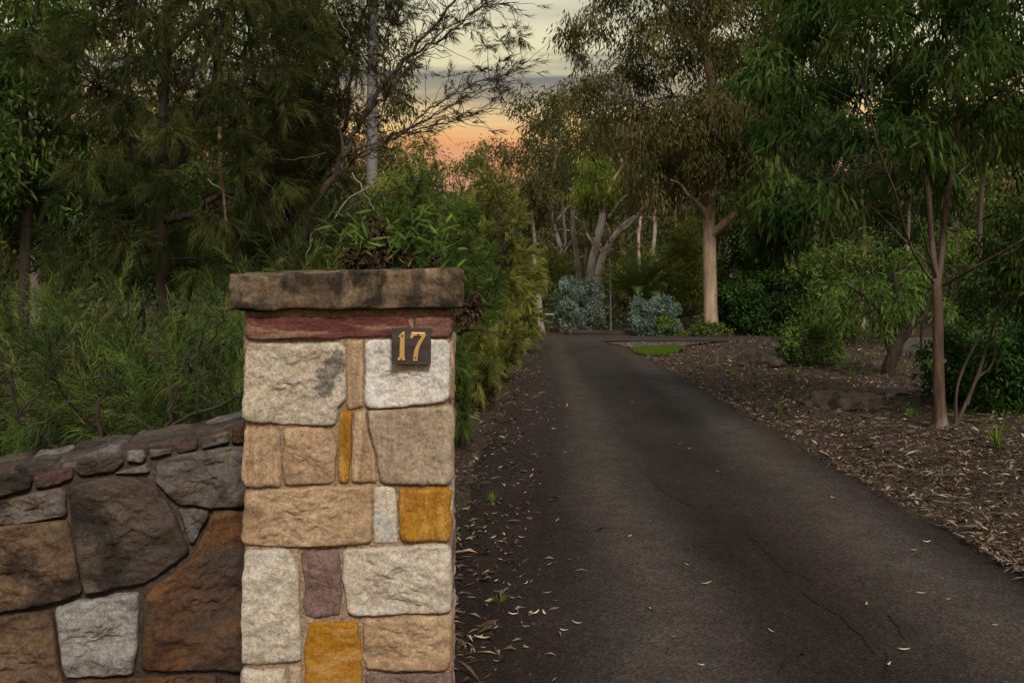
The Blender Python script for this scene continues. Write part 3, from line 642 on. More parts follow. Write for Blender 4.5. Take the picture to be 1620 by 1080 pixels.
class Plant:
    def __init__(s, seed): s.rng = np.random.default_rng(seed); s.wood = Buf(); s.twig = Buf(); s.limbs = []; s.P = []; s.D = []; s.C = []; s.xmax = 1e9
    def limb(s, pts, r0, r1, n=8, smooth=5, wob=0.0, attach=True):
        p = catmull(pts, smooth) if smooth else np.asarray(pts, float)
        if wob: p[1:-1] += s.rng.normal(0, wob, p[1:-1].shape)
        rad = np.linspace(r0, r1, len(p)) if np.isscalar(r0) else np.interp(np.linspace(0, 1, len(p)), np.linspace(0, 1, len(r0)), r0)
        V, Q = tube_np(p, rad, n); s.wood.add(V, Q=Q)
        if attach: s.limbs.append(p[len(p) // 5:])
        return p
    def branch(s, a, b, r0, r1, n=4, sag=0.0, k=5):
        t = np.linspace(0, 1, k)[:, None]; L = np.linalg.norm(b - a)
        p = a + (b - a) * t; p[1:-1] += s.rng.normal(0, 0.06 * L, (k - 2, 3)); p[:, 2] += sag * L * np.sin(np.pi * t[:, 0])
        V, Q = tube_np(p, np.linspace(r0, r1, k), n); s.twig.add(V, Q=Q); return p
    def clump(s, c, R, twigs, droop=0.2, rw=0.006, connect=True, flat=0.8, tone=None, reach=1e9):
        rg = s.rng; R = np.asarray(R, float) * np.ones(3)
        A = np.concatenate(s.limbs) if s.limbs else c[None]
        d = np.linalg.norm(A - c + np.array([0, 0, 0.25 * R[0]]), axis=1); q = A[np.argmin(d)]
        if connect and d.min() < reach: s.branch(q, c, rw, rw * 0.5, 4, 0.06)
        out = nz((c - q)[None])[0] if np.linalg.norm(c - q) > 1e-6 else np.array([0, 0, 1.0])
        dirs = nz(rg.normal(size=(twigs, 3)) + out * 0.5); rr = rg.random(twigs) ** 0.45
        ends = c + dirs * R * rr[:, None]
        D = nz(dirs + np.array([0, 0, -droop]) + out * 0.2)
        tn = (rg.random() if tone is None else tone)
        for e in ends[: max(3, twigs // 3)]:
            V, Q = tube_np(np.array([c, (c + e) / 2 + rg.normal(0, 0.06, 3) * R, e]), [rw * 0.5, rw * 0.35, rw * 0.2], 3); s.twig.add(V, Q=Q)
        s.P.append(ends); s.D.append(D); s.C.append(np.full(twigs, tn))
    def outline(s, poly, Y, dY, n, r, twigs, droop=0.2, rw=0.006, tone=None, connect=True, reach=1e9):
        poly = np.array(poly, float); lo, hi = poly.min(0), poly.max(0); c = 0
        while c < n:
            p = lo + (hi - lo) * s.rng.random(2)
            if not inside(poly, p): continue
            y = Y + s.rng.uniform(-dY, dY); k = s.rng.uniform(0.75, 1.3)
            s.clump(at(p[0], p[1], Y) + np.array([0, y - Y, 0]), r * k * Y / F * np.array([1, 1, 0.8]), twigs, droop, rw, connect, tone=tone, reach=reach); c += 1
    def grow(s, p, d, L, r, lev, mx, nb=(5, 4, 4), up=0.12, wob=0.16, ang=(0.45, 0.95), ratio=(0.5, 0.75), seg=5, t0=0.3, sides=(8, 6, 4, 3, 3), tone=None):
        rg = s.rng; p = np.array(p, float); d = nz(np.array(d, float)[None])[0]; pts = [p]; ds = [d]
        for i in range(seg):
            d = nz((d + rg.normal(0, wob, 3) + np.array([0, 0, up]))[None])[0]
            if p[0] > s.xmax: d = nz(np.array([-abs(d[0]) - .2, d[1], d[2] + .2])[None])[0]
            p = p + d * L / seg; pts.append(p); ds.append(d)
        pts = np.array(pts); rad = np.linspace(r, r * 0.45, seg + 1)
        V, Q = tube_np(pts, rad, sides[min(lev, 4)]); s.wood.add(V, Q=Q)
        if lev >= mx:
            s.P.append(pts[-2:]); s.D.append(np.array(ds[-2:])); s.C.append(np.full(2, rg.random() if tone is None else tone)); return
        for k in range(nb[min(lev, len(nb) - 1)]):
            t = rg.uniform(t0, 0.98) * seg; i = int(t); q = pts[i] + (pts[min(i + 1, seg)] - pts[i]) * (t - i)
            a = rg.uniform(*ang); pr = nz(np.cross(ds[i], rg.normal(size=3))[None])[0]
            s.grow(q, ds[i] * math.cos(a) + pr * math.sin(a), L * rg.uniform(*ratio), rad[i] * 0.55, lev + 1, mx, nb, up, wob, ang, ratio, max(3, seg - 1), t0 * 0.8, sides, tone)
        s.grow(pts[-1], d, L * 0.5, rad[-1], lev + 1, mx, nb, up, wob, ang, ratio, max(3, seg - 1), t0 * 0.8, sides, tone)
    def anchors(s): return np.concatenate(s.P), np.concatenate(s.D), np.concatenate(s.C)
def inside(poly, p):
    x, y = p; r = False; j = len(poly) - 1
    for i in range(len(poly)):
        if (poly[i][1] > y) != (poly[j][1] > y) and x < (poly[j][0] - poly[i][0]) * (y - poly[i][1]) / (poly[j][1] - poly[i][1]) + poly[i][0]: r = not r
        j = i
    return r
# ---- foliage
def leaves(P, D, C, n, L, W, rng, droop=0.3, spread=0.6, scatter=0.08, curve=0.15, tj=0.25, long=False):
    """n flat lance leaves at every anchor; long=True gives a bent sickle blade of two quads"""
    K = len(P); P = np.repeat(P, n, 0); D = np.repeat(D, n, 0); C = np.repeat(C, n); m = len(P)
    b = P + rng.normal(0, scatter, (m, 3))
    d = nz(D * (1 - spread) + rng.normal(0, 0.55, (m, 3)) * spread * 1.6 + np.array([0, 0, -droop]))
    s = nz(np.cross(d, rng.normal(size=(m, 3)))); l = (L * (0.6 + 0.8 * rng.random(m)))[:, None]; w = (W * (0.7 + 0.6 * rng.random(m)))[:, None]
    nn = np.cross(d, s); dn = np.array([0, 0, -1.0])
    tint = np.clip(C * 0.65 + rng.normal(0.17, tj * 0.6, m), 0, 1); buf = Buf(); i = np.arange(m)
    if long:
        k = curve * l * (rng.random((m, 1)) * 1.4 - 0.2)
        m1 = b + d * l * 0.33 + nn * k * 0.5; m2 = b + d * l * 0.68 + nn * k * 0.5; tip = b + d * l + dn * curve * l * 0.5
        V = np.stack([b, m1 + s * w * .5, m1 - s * w * .5, m2 + s * w * .42, m2 - s * w * .42, tip], 1).reshape(-1, 3); i = i * 6
        buf.add(V, T=np.concatenate([np.stack([i, i + 1, i + 2], -1), np.stack([i + 3, i + 5, i + 4], -1)]), Q=np.stack([i + 1, i + 3, i + 4, i + 2], -1), tint=0.5)
        buf.tt = [np.concatenate([tint, tint])]; buf.tq = [tint]
    else:
        mid = b + d * l * 0.45 + nn * l * 0.06; tip = b + d * l + dn * curve * l
        V = np.stack([b, mid + s * w * .5, tip, mid - s * w * .5], 1).reshape(-1, 3); i = i * 4
        buf.add(V, Q=np.stack([i, i + 1, i + 2, i + 3], -1), tint=tint)
    return buf
def needles(P, D, C, n, L, W, rng, plen=0.2, spread=0.45, droop=0.15, bend=True, tj=0.15):
    """feathery plumes: n fine needles along the last plen metres of each twig"""
    K = len(P); P = np.repeat(P, n, 0); D = np.repeat(D, n, 0); C = np.repeat(C, n); m = len(P)
    u = rng.random((m, 1)); b = P + D * (u - 0.35) * plen + rng.normal(0, 0.006, (m, 3))
    d = nz(D + nz(rng.normal(size=(m, 3))) * spread * (1.25 - 0.5 * u)); s = nz(np.cross(d, rng.normal(size=(m, 3)))) * W
    l = (L * (0.55 + 0.8 * rng.random(m)))[:, None]; dn = np.array([0, 0, -droop])
    tint = np.clip(C * 0.8 + 0.15 * u[:, 0] + rng.normal(0.02, tj * 0.6, m), 0, 1); buf = Buf(); i = np.arange(m)
    if bend:
        mid = b + d * l * 0.55 + dn * l * 0.12; tip = b + d * l + dn * l * 0.6
        V = np.stack([b - s, b + s, mid + s * .8, mid - s * .8, tip], 1).reshape(-1, 3); i = i * 5
        buf.add(V, T=np.stack([i + 3, i + 2, i + 4], -1), Q=np.stack([i, i + 1, i + 2, i + 3], -1), tint=0.5); buf.tt = [tint]; buf.tq = [tint]
    else:
        V = np.stack([b - s, b + s, b + d * l + dn * l * 0.5], 1).reshape(-1, 3); i = i * 3
        buf.add(V, T=np.stack([i, i + 1, i + 2], -1), tint=tint)
    return buf
def finish(pl, name, label, cat, base, leafbuf, leafm, barkm, woodname='trunk', leafname='crown', group=None):
    t = thing(name, label, cat, tuple(base), group)
    if pl.wood.n: build(woodname, pl.wood, barkm, t, base, smooth=True, tint=False)
    if pl.twig.n: build('twigs', pl.twig, M['bark_dark'], t, base, tint=False)['kind'] = 'stuff'
    if leafbuf is not None: build(leafname, leafbuf, leafm, t, base)
    return t
def ground_at(x, y): return np.array([x, y, float(gz(x, y))])

# ------------------------------------------------------------------ right: the near sapling tree
def near_tree():
    Y = 9.64; p = Plant(21); A = lambda x, y, dy=0: at(x, y, Y) + np.array([0, dy, 0])
    base = ground_at(*at(1487, 685, Y)[:2])
    p.limb([base - [0, 0, .05], A(1486, 640), A(1484, 560), A(1484, 500), A(1481, 440)], [0.095, 0.057, 0.051, 0.049, 0.048], 0, 12)
    p.limb([A(1482, 452), A(1474, 380), A(1468, 300), A(1464, 220, .2), A(1452, 120, .3), A(1440, 0, .5), A(1430, -150, .7)], 0.032, 0.010)
    p.limb([A(1483, 450), A(1491, 390), A(1497, 320), A(1500, 240, -.2), A(1502, 150, -.2), A(1505, 40, -.3), A(1500, -160, -.5)], 0.036, 0.010)
    for l, r in (([A(1479, 448), A(1440, 425, -.3), A(1385, 385, -.8), A(1340, 320, -1.2), A(1302, 275, -1.5), A(1270, 200, -1.7)], .015), ([A(1478, 425), A(1455, 390, .2), A(1425, 330, .6), A(1385, 265, 1.0), A(1350, 190, 1.3)], .015),
                 ([A(1482, 440), A(1430, 385, -.5), A(1398, 350, -.8)], .012), ([A(1490, 452), A(1520, 415, -.5), A(1550, 385, -.8), A(1582, 338, -1.1)], .017),
                 ([A(1500, 225), A(1512, 180, -.6), A(1535, 155, -1.0), A(1580, 120, -1.5)], .016), ([A(1466, 240), A(1430, 150, .5), A(1390, 60, 1.0), A(1330, -40, 1.3)], .018),
                 ([A(1502, 160), A(1550, 80, .5), A(1600, 20, .9)], .016), ([A(1502, 290), A(1560, 255, .4), A(1610, 230, .8)], .014)):
        p.limb(l, r, 0.006, 6)
    p.outline([(1200, 130), (1260, 0), (1300, -90), (1640, -90), (1700, 60), (1690, 240), (1610, 300), (1560, 290), (1500, 280), (1440, 300), (1380, 320), (1330, 330), (1270, 350), (1235, 300), (1200, 260), (1190, 200)],
              Y, 1.7, 150, 36, 13, 0.5, 0.0045)
    p.outline([(1195, 300), (1230, 250), (1290, 300), (1280, 370), (1255, 400), (1210, 350)], Y - 1.2, 0.5, 14, 30, 12, 0.6, 0.003)
    Pn, D, C = p.anchors(); rg = p.rng
    lf = leaves(Pn, D, C, 11, 0.125, 0.022, rg, 0.75, 0.5, 0.06, 0.25, long=True)
    t = finish(p, 'sapling_tree', 'young forked tree with reddish trunk and dark green sickle leaves at right', 'tree', base, lf, M['wattle'], M['bark_red'])
near_tree()

# ------------------------------------------------------------------ the big gum beside the far turn
def big_gum():
    Y = 26.2; p = Plant(33); A = lambda x, y, dy=0: at(x, y, Y) + np.array([0, dy, 0]); k = Y / F
    base = ground_at(*at(1125, 530, Y)[:2])
    p.limb([base - [0, 0, .1], A(1125, 515), A(1124, 480), A(1123, 430), A(1122, 370), A(1122, 330), A(1127, 270), A(1132, 210), A(1128, 150), A(1118, 90), A(1112, 30), A(1105, -60), A(1100, -140)],
           np.array([14.5, 12, 10.8, 10.4, 10.4, 9.6, 8.6, 8, 7.5, 7, 6, 4, 2]) * k, 0, 16)
    for l, r in (([A(1124, 374), A(1140, 355, -.3), A(1158, 339, -.5), A(1176, 326, -.7), A(1200, 319, -.9), A(1228, 300, -1)], 7), ([A(1166, 334, -.6), A(1158, 322, -.5), A(1145, 316, -.4), A(1130, 316, -.3)], 3.5),
                 ([A(1120, 350), A(1112, 335, -.2), A(1098, 322, -.4), A(1082, 312, -.6), A(1068, 296, -.8), A(1050, 290, -1)], 6), ([A(1128, 165), A(1100, 152, .2), A(1070, 148, .4)], 4),
                 ([A(1119, 100), A(1100, 66, -.2), A(1072, 36, -.4), A(1040, 8, -.6), A(1000, -6, -.9), (A(960, 8, -1))], 7), ([A(1131, 200), A(1160, 165, .5), A(1190, 140, .8), A(1225, 110, 1.2)], 5),
                 ([A(1114, 55), A(1150, 15, -.4), A(1190, -40, -.8)], 5), ([A(1130, 230), A(1090, 205, -.5), A(1050, 190, -1), A(1010, 180, -1.3)], 3.5),
                 ([A(1131, 260), A(1170, 240, .6), A(1205, 245, .9)], 4), ([A(1112, 30), A(1060, -60, .6), A(1000, -90, 1)], 4)):
        p.limb(l, r * k, 1.2 * k, 8)
    p.outline([(895, 40), (930, 15), (970, -60), (1250, -60), (1275, 60), (1265, 200), (1250, 300), (1200, 330), (1165, 300), (1110, 300), (1060, 320), (1010, 300), (985, 270), (990, 230), (935, 225), (915, 150), (925, 110)], Y, 2.2, 115, 30, 15, 0.5, 0.012)
    p.outline([(885, 30), (930, 20), (960, 100), (935, 170), (908, 130)], Y - 1, 0.5, 9, 17, 9, 0.6, 0.008)
    p.outline([(1000, 180), (1090, 200), (1230, 200), (1240, 310), (1180, 320), (1020, 310)], Y - .5, 1.6, 42, 30, 17, 0.6, 0.01)
    p.outline([(1060, -40), (1200, -40), (1190, 280), (1100, 290), (1080, 150)], Y - 1.5, 0.5, 26, 28, 14, 0.6, 0.01)
    p.outline([(985, -60), (1260, -60), (1265, 160), (1180, 190), (1040, 150), (985, 90)], Y + .3, 1.8, 52, 28, 14, 0.5, 0.01)
    Pn, D, C = p.anchors()
    lf = leaves(Pn, D, C, 13, 0.17, 0.034, p.rng, 0.8, 0.5, 0.14, 0.1)
    finish(p, 'gum_tree', 'large gum with smooth pale trunk forking low, at the driveway bend', 'tree', base, lf, M['gum'], M['bark_gum'])
big_gum()

# ------------------------------------------------------------------ the twisted pale gum and the lime green tree behind it
def pale_gum():
    Y = 33.0; p = Plant(35); A = lambda x, y, dy=0: at(x, y, Y) + np.array([0, dy, 0]); k = Y / F
    base = ground_at(*at(938, 511, Y)[:2])
    p.limb([base - [0, 0, .1], A(938, 480), A(936, 445), A(937, 415), A(944, 385), A(953, 352), A(957, 325), A(967, 293), A(985, 262), A(992, 240)], np.array([14, 12, 10, 6.5, 5.5, 4.5, 3.6, 3, 2.2, 1.5]) * k, 0, 10)
    p.limb([base + [0.12, 0, 0], A(947, 470, -.2), A(946, 435, -.3), A(952, 408, -.3), A(963, 386, -.3), A(976, 366, -.3), A(992, 351), A(1010, 338), A(1022, 318)], np.array([10, 8, 7, 5.5, 5, 4, 3.2, 2.4, 1.5]) * k, 0, 10)
    for l, r in (([A(944, 372), A(950, 345), A(946, 320), A(942, 290)], 4), ([A(975, 372, -.3), A(1000, 350, -.6), A(1020, 320, -.8), A(1032, 300, -.9)], 3.5), ([A(985, 355), A(1004, 348), A(1018, 338), A(1030, 345)], 3),
                 ([A(962, 345), A(980, 320, .3), A(1000, 300, .5)], 3), ([A(955, 400), A(940, 385, .4), A(928, 360, .6), A(925, 330, .7)], 4), ([A(986, 262), A(975, 235), A(965, 210)], 2.5)):
        p.limb(l, r * k, 1 * k, 6)
    p.outline([(930, 230), (1000, 220), (1040, 260), (1045, 320), (1000, 330), (985, 290), (950, 270)], Y, 1.5, 16, 22, 10, 0.6, 0.012)
    Pn, D, C = p.anchors(); lf = leaves(Pn, D, C, 14, 0.19, 0.035, p.rng, 0.8, 0.5, 0.16, 0.1)
    finish(p, 'gum_tree', 'pale twisted gum with several bare grey-white stems behind the silver shrub', 'tree', base, lf, M['gum'], M['bark_pale'])
    Y = 34.5; p = Plant(36); A = lambda x, y, dy=0: at(x, y, Y) + np.array([0, dy, 0])
    base = ground_at(*at(930, 508, Y)[:2])
    p.limb([base, A(925, 440), A(935, 350), A(940, 290), A(938, 250)], 0.1, 0.02)
    p.outline([(920, 250), (940, 246), (960, 258), (972, 290), (975, 330), (965, 345), (935, 340), (915, 330), (914, 300), (925, 285)], Y - 1.0, 0.7, 34, 12, 9, 0.8, 0.012)
    Pn, D, C = p.anchors(); lf = leaves(Pn, D, C, 20, 0.16, 0.035, p.rng, 0.9, 0.4, 0.12, 0.1)
    finish(p, 'lime_tree', 'small bright lime green drooping tree behind the pale twisted gum', 'tree', base, lf, M['lime'], M['bark_grey'])
pale_gum()

# ------------------------------------------------------------------ generic shrubs and small trees set out by outline
def outline_plant(seed, name, label, cat, basepx, Y, outline, n, r, twigs, kind, m, bark, stems=4, sr=0.02, fol={}, dY=0.5, droop=0.2, trunk=None, group=None, tone=None, rw=0.005, connect=True, woodname='stems', leafname='foliage'):
    p = Plant(seed); b0 = at(basepx[0], basepx[1], Y); base = ground_at(b0[0], Y)
    o = np.array(outline, float); c = o.mean(0)
    if trunk:
        for l, a, b_ in trunk: p.limb([(base if q == 'base' else at(q[0], q[1], Y) + np.array([0, q[2] if len(q) > 2 else 0, 0])) for q in l], a, b_, 8)
    for i in range(stems):
        k = p.rng.random(); e = o[p.rng.integers(len(o))] * (0.35 + 0.3 * k) + c * (0.65 - 0.3 * k)
        ee = at(e[0], e[1], Y) + np.array([0, p.rng.uniform(-dY, dY), 0]); s0 = base + np.array([p.rng.normal(0, 0.05), p.rng.normal(0, 0.05), -0.02])
        m1 = s0 + (ee - s0) * 0.4 + p.rng.normal(0, 0.08, 3) * np.linalg.norm(ee - s0) + np.array([0, 0, 0.1 * np.linalg.norm(ee - s0)])
        p.limb([s0, m1, ee], sr, sr * 0.35, 6)
    p.outline(outline, Y, dY, n, r, twigs, droop, rw, tone, connect)
    Pn, D, C = p.anchors()
    lf = leaves(Pn, D, C, rng=p.rng, **fol) if kind == 'leaf' else needles(Pn, D, C, rng=p.rng, **fol)
    return finish(p, name, label, cat, base, lf, m, bark, woodname, leafname, group)

# --- centre, around the far turn
outline_plant(41, 'silver_shrub', 'taller rounded silver-blue shrub in front of the pale twisted gum', 'shrub', (912, 526), 27.5, [(874, 480), (885, 460), (905, 443), (930, 442), (948, 455), (952, 490), (948, 515), (925, 522), (895, 520), (880, 505)], 60, 9, 9, 'leaf', M['silver'], M['bark_grey'], 7, 0.02, dict(n=12, L=0.10, W=0.032, droop=-0.6, spread=0.5, scatter=0.05), 0.6, -0.2)
outline_plant(42, 'silver_shrub', 'smaller silver-green shrub right of the cycad', 'shrub', (1040, 531), 26.2, [(1004, 505), (1010, 480), (1030, 470), (1050, 470), (1070, 480), (1075, 500), (1070, 522), (1040, 528), (1010, 528)], 55, 9, 9, 'leaf', M['silver'], M['bark_grey'], 6, 0.018, dict(n=12, L=0.10, W=0.03, droop=-0.6, spread=0.5, scatter=0.045), 0.55, -0.2)
outline_plant(43, 'leafy_shrub', 'small yellow-green leafy shrub in front of the smaller silver shrub', 'shrub', (1054, 531), 25.9, [(1034, 515), (1045, 502), (1065, 503), (1077, 512), (1075, 528), (1040, 530)], 22, 7, 8, 'leaf', M['grass'], M['bark_twig'], 4, 0.012, dict(n=12, L=0.07, W=0.03, droop=0.1, spread=0.7, scatter=0.04), 0.3)
outline_plant(44, 'evergreen_shrub', 'dense dark evergreen shrub to the right of the big gum trunk', 'shrub', (1195, 530), 26.6, [(1145, 520), (1142, 450), (1160, 390), (1185, 365), (1220, 380), (1250, 430), (1255, 500), (1240, 528)], 85, 17, 12, 'leaf', M['dark'], M['bark_dark'], 5, 0.05, dict(n=18, L=0.10, W=0.05, droop=0.1, spread=0.8, scatter=0.10), 1.2)
outline_plant(45, 'leafy_shrub', 'low leafy plant hugging the foot of the big gum', 'shrub', (1118, 534), 25.4, [(1095, 530), (1100, 505), (1112, 495), (1140, 510), (1150, 528), (1125, 534)], 18, 7, 7, 'leaf', M['green'], M['bark_twig'], 4, 0.012, dict(n=9, L=0.08, W=0.035, droop=0.1, spread=0.8, scatter=0.05), 0.3)
def cycad():
    Y = 29.0; b0 = at(1010, 522, Y); base = ground_at(b0[0], Y); t = thing('cycad', 'dark green cycad with arching feathery fronds between the silver shrubs', 'cycad', tuple(base))
    tr = Buf(); V, Q = tube_np(np.array([[0, 0, -.05], [0, 0, .45], [0.01, 0, .75]]), [.2, .19, .14], 12); tr.add(V, Q=Q); build('trunk', tr, M['bark_dark'], t, tint=False)
    rg = np.random.default_rng(4)
    for i in range(34):
        az = i * 2.399 + rg.normal(0, .1); el = rg.uniform(0.45, 1.45); L = rg.uniform(1.7, 2.3); n = 26
        u = np.linspace(0, 1, n); arc = el - u ** 1.5 * rg.uniform(0.9, 1.5)
        h = np.cumsum(np.cos(arc)) * L / n; z = np.cumsum(np.sin(arc)) * L / n + .7
        pts = np.stack([h * np.cos(az), h * np.sin(az), z], -1); b = Buf(); V, Q = tube_np(pts, np.linspace(.012, .003, n), 3); b.add(V, Q=Q, tint=.8)
        tg = nz(np.gradient(pts, axis=0)); side = nz(np.cross(tg, np.array([0, 0, 1.0]))); tn = rg.random() * .6
        for s in (-1, 1):
            l = (0.36 * np.sin(np.pi * (0.12 + 0.84 * u)))[:, None]
            a = pts; d = nz(side * s + tg * 0.55 + np.array([0, 0, .25])); w = tg * 0.014
            for sub in (0, 0.5):
                a2 = pts + np.gradient(pts, axis=0) * sub
                VV = np.stack([a2 - w, a2 + w, a2 + d * l + np.array([0, 0, -.02])], 1).reshape(-1, 3); k = np.arange(n) * 3; b.add(VV, T=np.stack([k, k + 1, k + 2], -1), tint=np.clip(tn + rg.normal(.15, .1, n), 0, 1))
        build('frond', b, M['cycad'], t)
cycad()
outline_plant(46, 'slender_tree', 'slender leaning grey trunk standing at the left of the far turn', 'tree', (857, 530), 26.4, [(815, 300), (840, 270), (870, 300), (880, 350), (860, 385), (825, 370)], 16, 14, 9, 'leaf', M['gum'], M['bark_grey'], 0, fol=dict(n=14, L=0.14, W=0.03, droop=0.7, spread=0.5, scatter=0.1), dY=0.8, trunk=[(['base', (854, 500), (851, 450), (845, 410), (846, 380), (842, 340), (848, 300)], [.11, .085, .08, .07, .055, .04, .02], 0), ([(847, 425), (858, 445), (866, 462)], .025, .008)], woodname='trunk', leafname='crown')
outline_plant(47, 'dead_sapling', 'thin mottled dead stem standing just left of the cycad', 'tree', (966, 520), 28.3, [(960, 380), (972, 370), (975, 400), (962, 410)], 4, 8, 4, 'leaf', M['gum'], M['bark_grey'], 0, fol=dict(n=5, L=0.12, W=0.025, droop=0.7, spread=0.5, scatter=0.06), dY=0.1, trunk=[(['base', (966, 480), (965, 430), (963, 380), (960, 350)], [.03, .027, .024, .018, .008], 0)], woodname='trunk', leafname='crown')

# --- right side, behind the sapling
outline_plant(51, 'leafy_shrub', 'mid-green leafy shrub on the litter behind the two brown rocks', 'shrub', (1275, 582), 16.6, [(1230, 560), (1232, 525), (1255, 500), (1290, 495), (1325, 520), (1328, 560), (1300, 578), (1250, 578)], 34, 12, 9, 'leaf', M['green'], M['bark_twig'], 7, 0.014, dict(n=11, L=0.085, W=0.03, droop=0.1, spread=0.75, scatter=0.06), 0.6)
outline_plant(52, 'crooked_tree', 'small crooked tree with black trunk and hanging green leaves', 'tree', (1408, 599), 14.9, [(1330, 480), (1345, 450), (1390, 430), (1450, 425), (1480, 450), (1465, 490), (1430, 505), (1385, 520), (1335, 535)], 22, 15, 9, 'leaf', M['green'], M['bark_dark'], 0, fol=dict(n=10, L=0.13, W=0.024, droop=0.6, spread=0.5, scatter=0.07, long=True, curve=0.3), dY=0.9, droop=0.4,
    trunk=[(['base', (1406, 580), (1416, 555), (1421, 530), (1424, 500), (1420, 470), (1415, 430)], [.11, .10, .095, .085, .07, .05, .03], 0), ([(1418, 548), (1436, 528), (1446, 512), (1462, 500), (1470, 470)], .055, .02), ([(1412, 565), (1402, 535), (1396, 500), (1370, 470), (1340, 450)], .05, .015)], woodname='trunk', leafname='crown')
outline_plant(53, 'leafy_shrub', 'dark green shrub at the right edge behind the thin leaning stems', 'shrub', (1565, 655), 11.2, [(1500, 620), (1500, 560), (1530, 535), (1580, 530), (1640, 540), (1660, 640), (1600, 655), (1530, 648)], 85, 18, 10, 'leaf', M['dark'], M['bark_twig'], 8, 0.016, dict(n=13, L=0.085, W=0.028, droop=0.15, spread=0.75, scatter=0.06), 0.7)
outline_plant(54, 'leaning_sapling', 'thin pale multi-stemmed sapling leaning right beside the young forked tree', 'sapling', (1512, 678), 9.9, [(1540, 420), (1580, 340), (1660, 330), (1680, 450), (1620, 500), (1560, 480)], 45, 24, 8, 'leaf', M['wattle'], M['bark_twig'], 0, fol=dict(n=8, L=0.11, W=0.022, droop=0.6, spread=0.5, scatter=0.06, long=True, curve=0.25), dY=0.8, droop=0.4,
    trunk=[(['base', (1525, 645), (1548, 590), (1562, 545), (1580, 490), (1602, 420), (1620, 350)], [.018, .017, .015, .014, .012, .009, .005], 0), (['base', (1515, 610), (1540, 550), (1570, 510), (1600, 470)], .016, .006), ([(1530, 640), (1545, 600), (1570, 575), (1575, 520)], .016, .006)], woodname='stems', leafname='crown')
for i, (lab, bx, Y, ol, n, r, mm, L) in enumerate([
    ('olive bush far behind the slender leaning trunk', (870, 510), 34, [(835, 490), (840, 430), (865, 395), (895, 410), (905, 470), (895, 505)], 40, 14, 'olive', .16),
    ('sunlit olive bush far behind the cycad', (990, 505), 40, [(950, 480), (960, 420), (985, 390), (1020, 385), (1040, 430), (1030, 490)], 46, 14, 'olive', .18),
    ('green bush far behind the smaller silver shrub', (1070, 510), 36, [(1040, 490), (1045, 420), (1070, 380), (1100, 400), (1110, 470), (1095, 505)], 46, 15, 'green', .16),
    ('drooping olive bush just left of the big gum trunk, far back', (1095, 512), 33, [(1060, 400), (1075, 350), (1100, 345), (1112, 400), (1110, 480), (1080, 490)], 36, 14, 'olive', .15),
    ('dark bush in the gap behind the young tree trunk', (1490, 545), 22.5, [(1425, 500), (1430, 410), (1500, 360), (1550, 380), (1570, 470), (1540, 530)], 55, 22, 'green', .12),
    ('green feathery bush seen under the left of the young tree', (1330, 520), 24, [(1270, 470), (1290, 400), (1340, 370), (1400, 380), (1420, 440), (1390, 490), (1300, 500)], 26, 15, 'green', .11),
    ('feathery dark bush left of the crooked tree, behind the leafy shrub', (1345, 545), 21.5, [(1300, 530), (1305, 450), (1330, 400), (1380, 380), (1420, 420), (1415, 520), (1380, 545)], 24, 17, 'green', .11),
    ('tall dark bush against the chain-link fence at far right', (1600, 570), 18.3, [(1540, 480), (1570, 410), (1640, 380), (1720, 420), (1720, 560), (1590, 565)], 60, 22, 'dark', .10),
    ('pale green bush just right of the dense evergreen', (1265, 530), 25.5, [(1240, 500), (1245, 430), (1270, 395), (1300, 410), (1310, 480), (1290, 525)], 40, 16, 'green', .12)]):
    outline_plant(60 + i, 'bush', lab, 'bush', bx, Y, ol, n, r, 10, 'leaf', M[mm], M['bark_dark'], 5, 0.03, dict(n=14, L=L, W=0.04, droop=0.25, spread=0.75, scatter=0.10), 1.0)

# ------------------------------------------------------------------ left: feathery shrubs behind the wall
def feather(seed, label, bx, Y, H, spreadr, stems, nn=44, plen=0.25, L=0.10, W=0.0013, m='feather', lift=-0.08, nb=(6, 4), tone=None, lean=(0, 0), xmax=1e9):
    p = Plant(seed); p.xmax = xmax; base = ground_at((bx - 810) / F * Y, Y)
    for i in range(stems):
        a = p.rng.uniform(0, 2 * math.pi); o = p.rng.uniform(0.15, 0.75) * spreadr
        d = np.array([math.cos(a) * o * 1.3 + lean[0], math.sin(a) * o * 1.3 + lean[1], 1.0]); H_ = H * .74
        p.grow(base + np.array([math.cos(a), math.sin(a), 0]) * 0.06, d, H_ * p.rng.uniform(0.5, 0.78), 0.013, 0, 2, nb, 0.02, 0.22, (0.5, 1.35), (0.4, 0.66), 5, 0.35, (6, 4, 3, 3, 3), tone)
    Pn, D, C = p.anchors()
    C = C ** 1.6; kp = Pn[:, 0] < xmax + .12; Pn, D, C = Pn[kp], D[kp], C[kp]
    if xmax < 100: D[:, 0] = np.minimum(D[:, 0], .15)
    D = nz(D + np.array([0, 0, lift]))
    dead = p.rng.random(len(Pn)) < .09; df = needles(Pn[dead], D[dead], p.rng.random(dead.sum()), nn // 2, L * .8, W, p.rng, plen, 0.5, 0.8); Pn, D, C = Pn[~dead], D[~dead], C[~dead]
    lf = needles(Pn, D, C, nn, L, W, p.rng, plen, 0.5, 0.85)
    t = finish(p, 'feathery_shrub', label, 'shrub', base, lf, M[m], M['bark_dark'], 'stems', 'foliage'); build('dead_foliage', df, M['dead_needles'], t, base)
    return t
feather(101, 'bright green feathery shrub at the left edge above the wall', 40, 4.3, 1.75, 0.9, 9)
feather(102, 'green feathery shrub with arching plumes over the middle of the wall', 190, 4.0, 1.72, 0.9, 9)
feather(103, 'feathery shrub with dark bare stems between the wall and the pillar', 330, 3.9, 1.50, 0.9, 9, xmax=-.85)
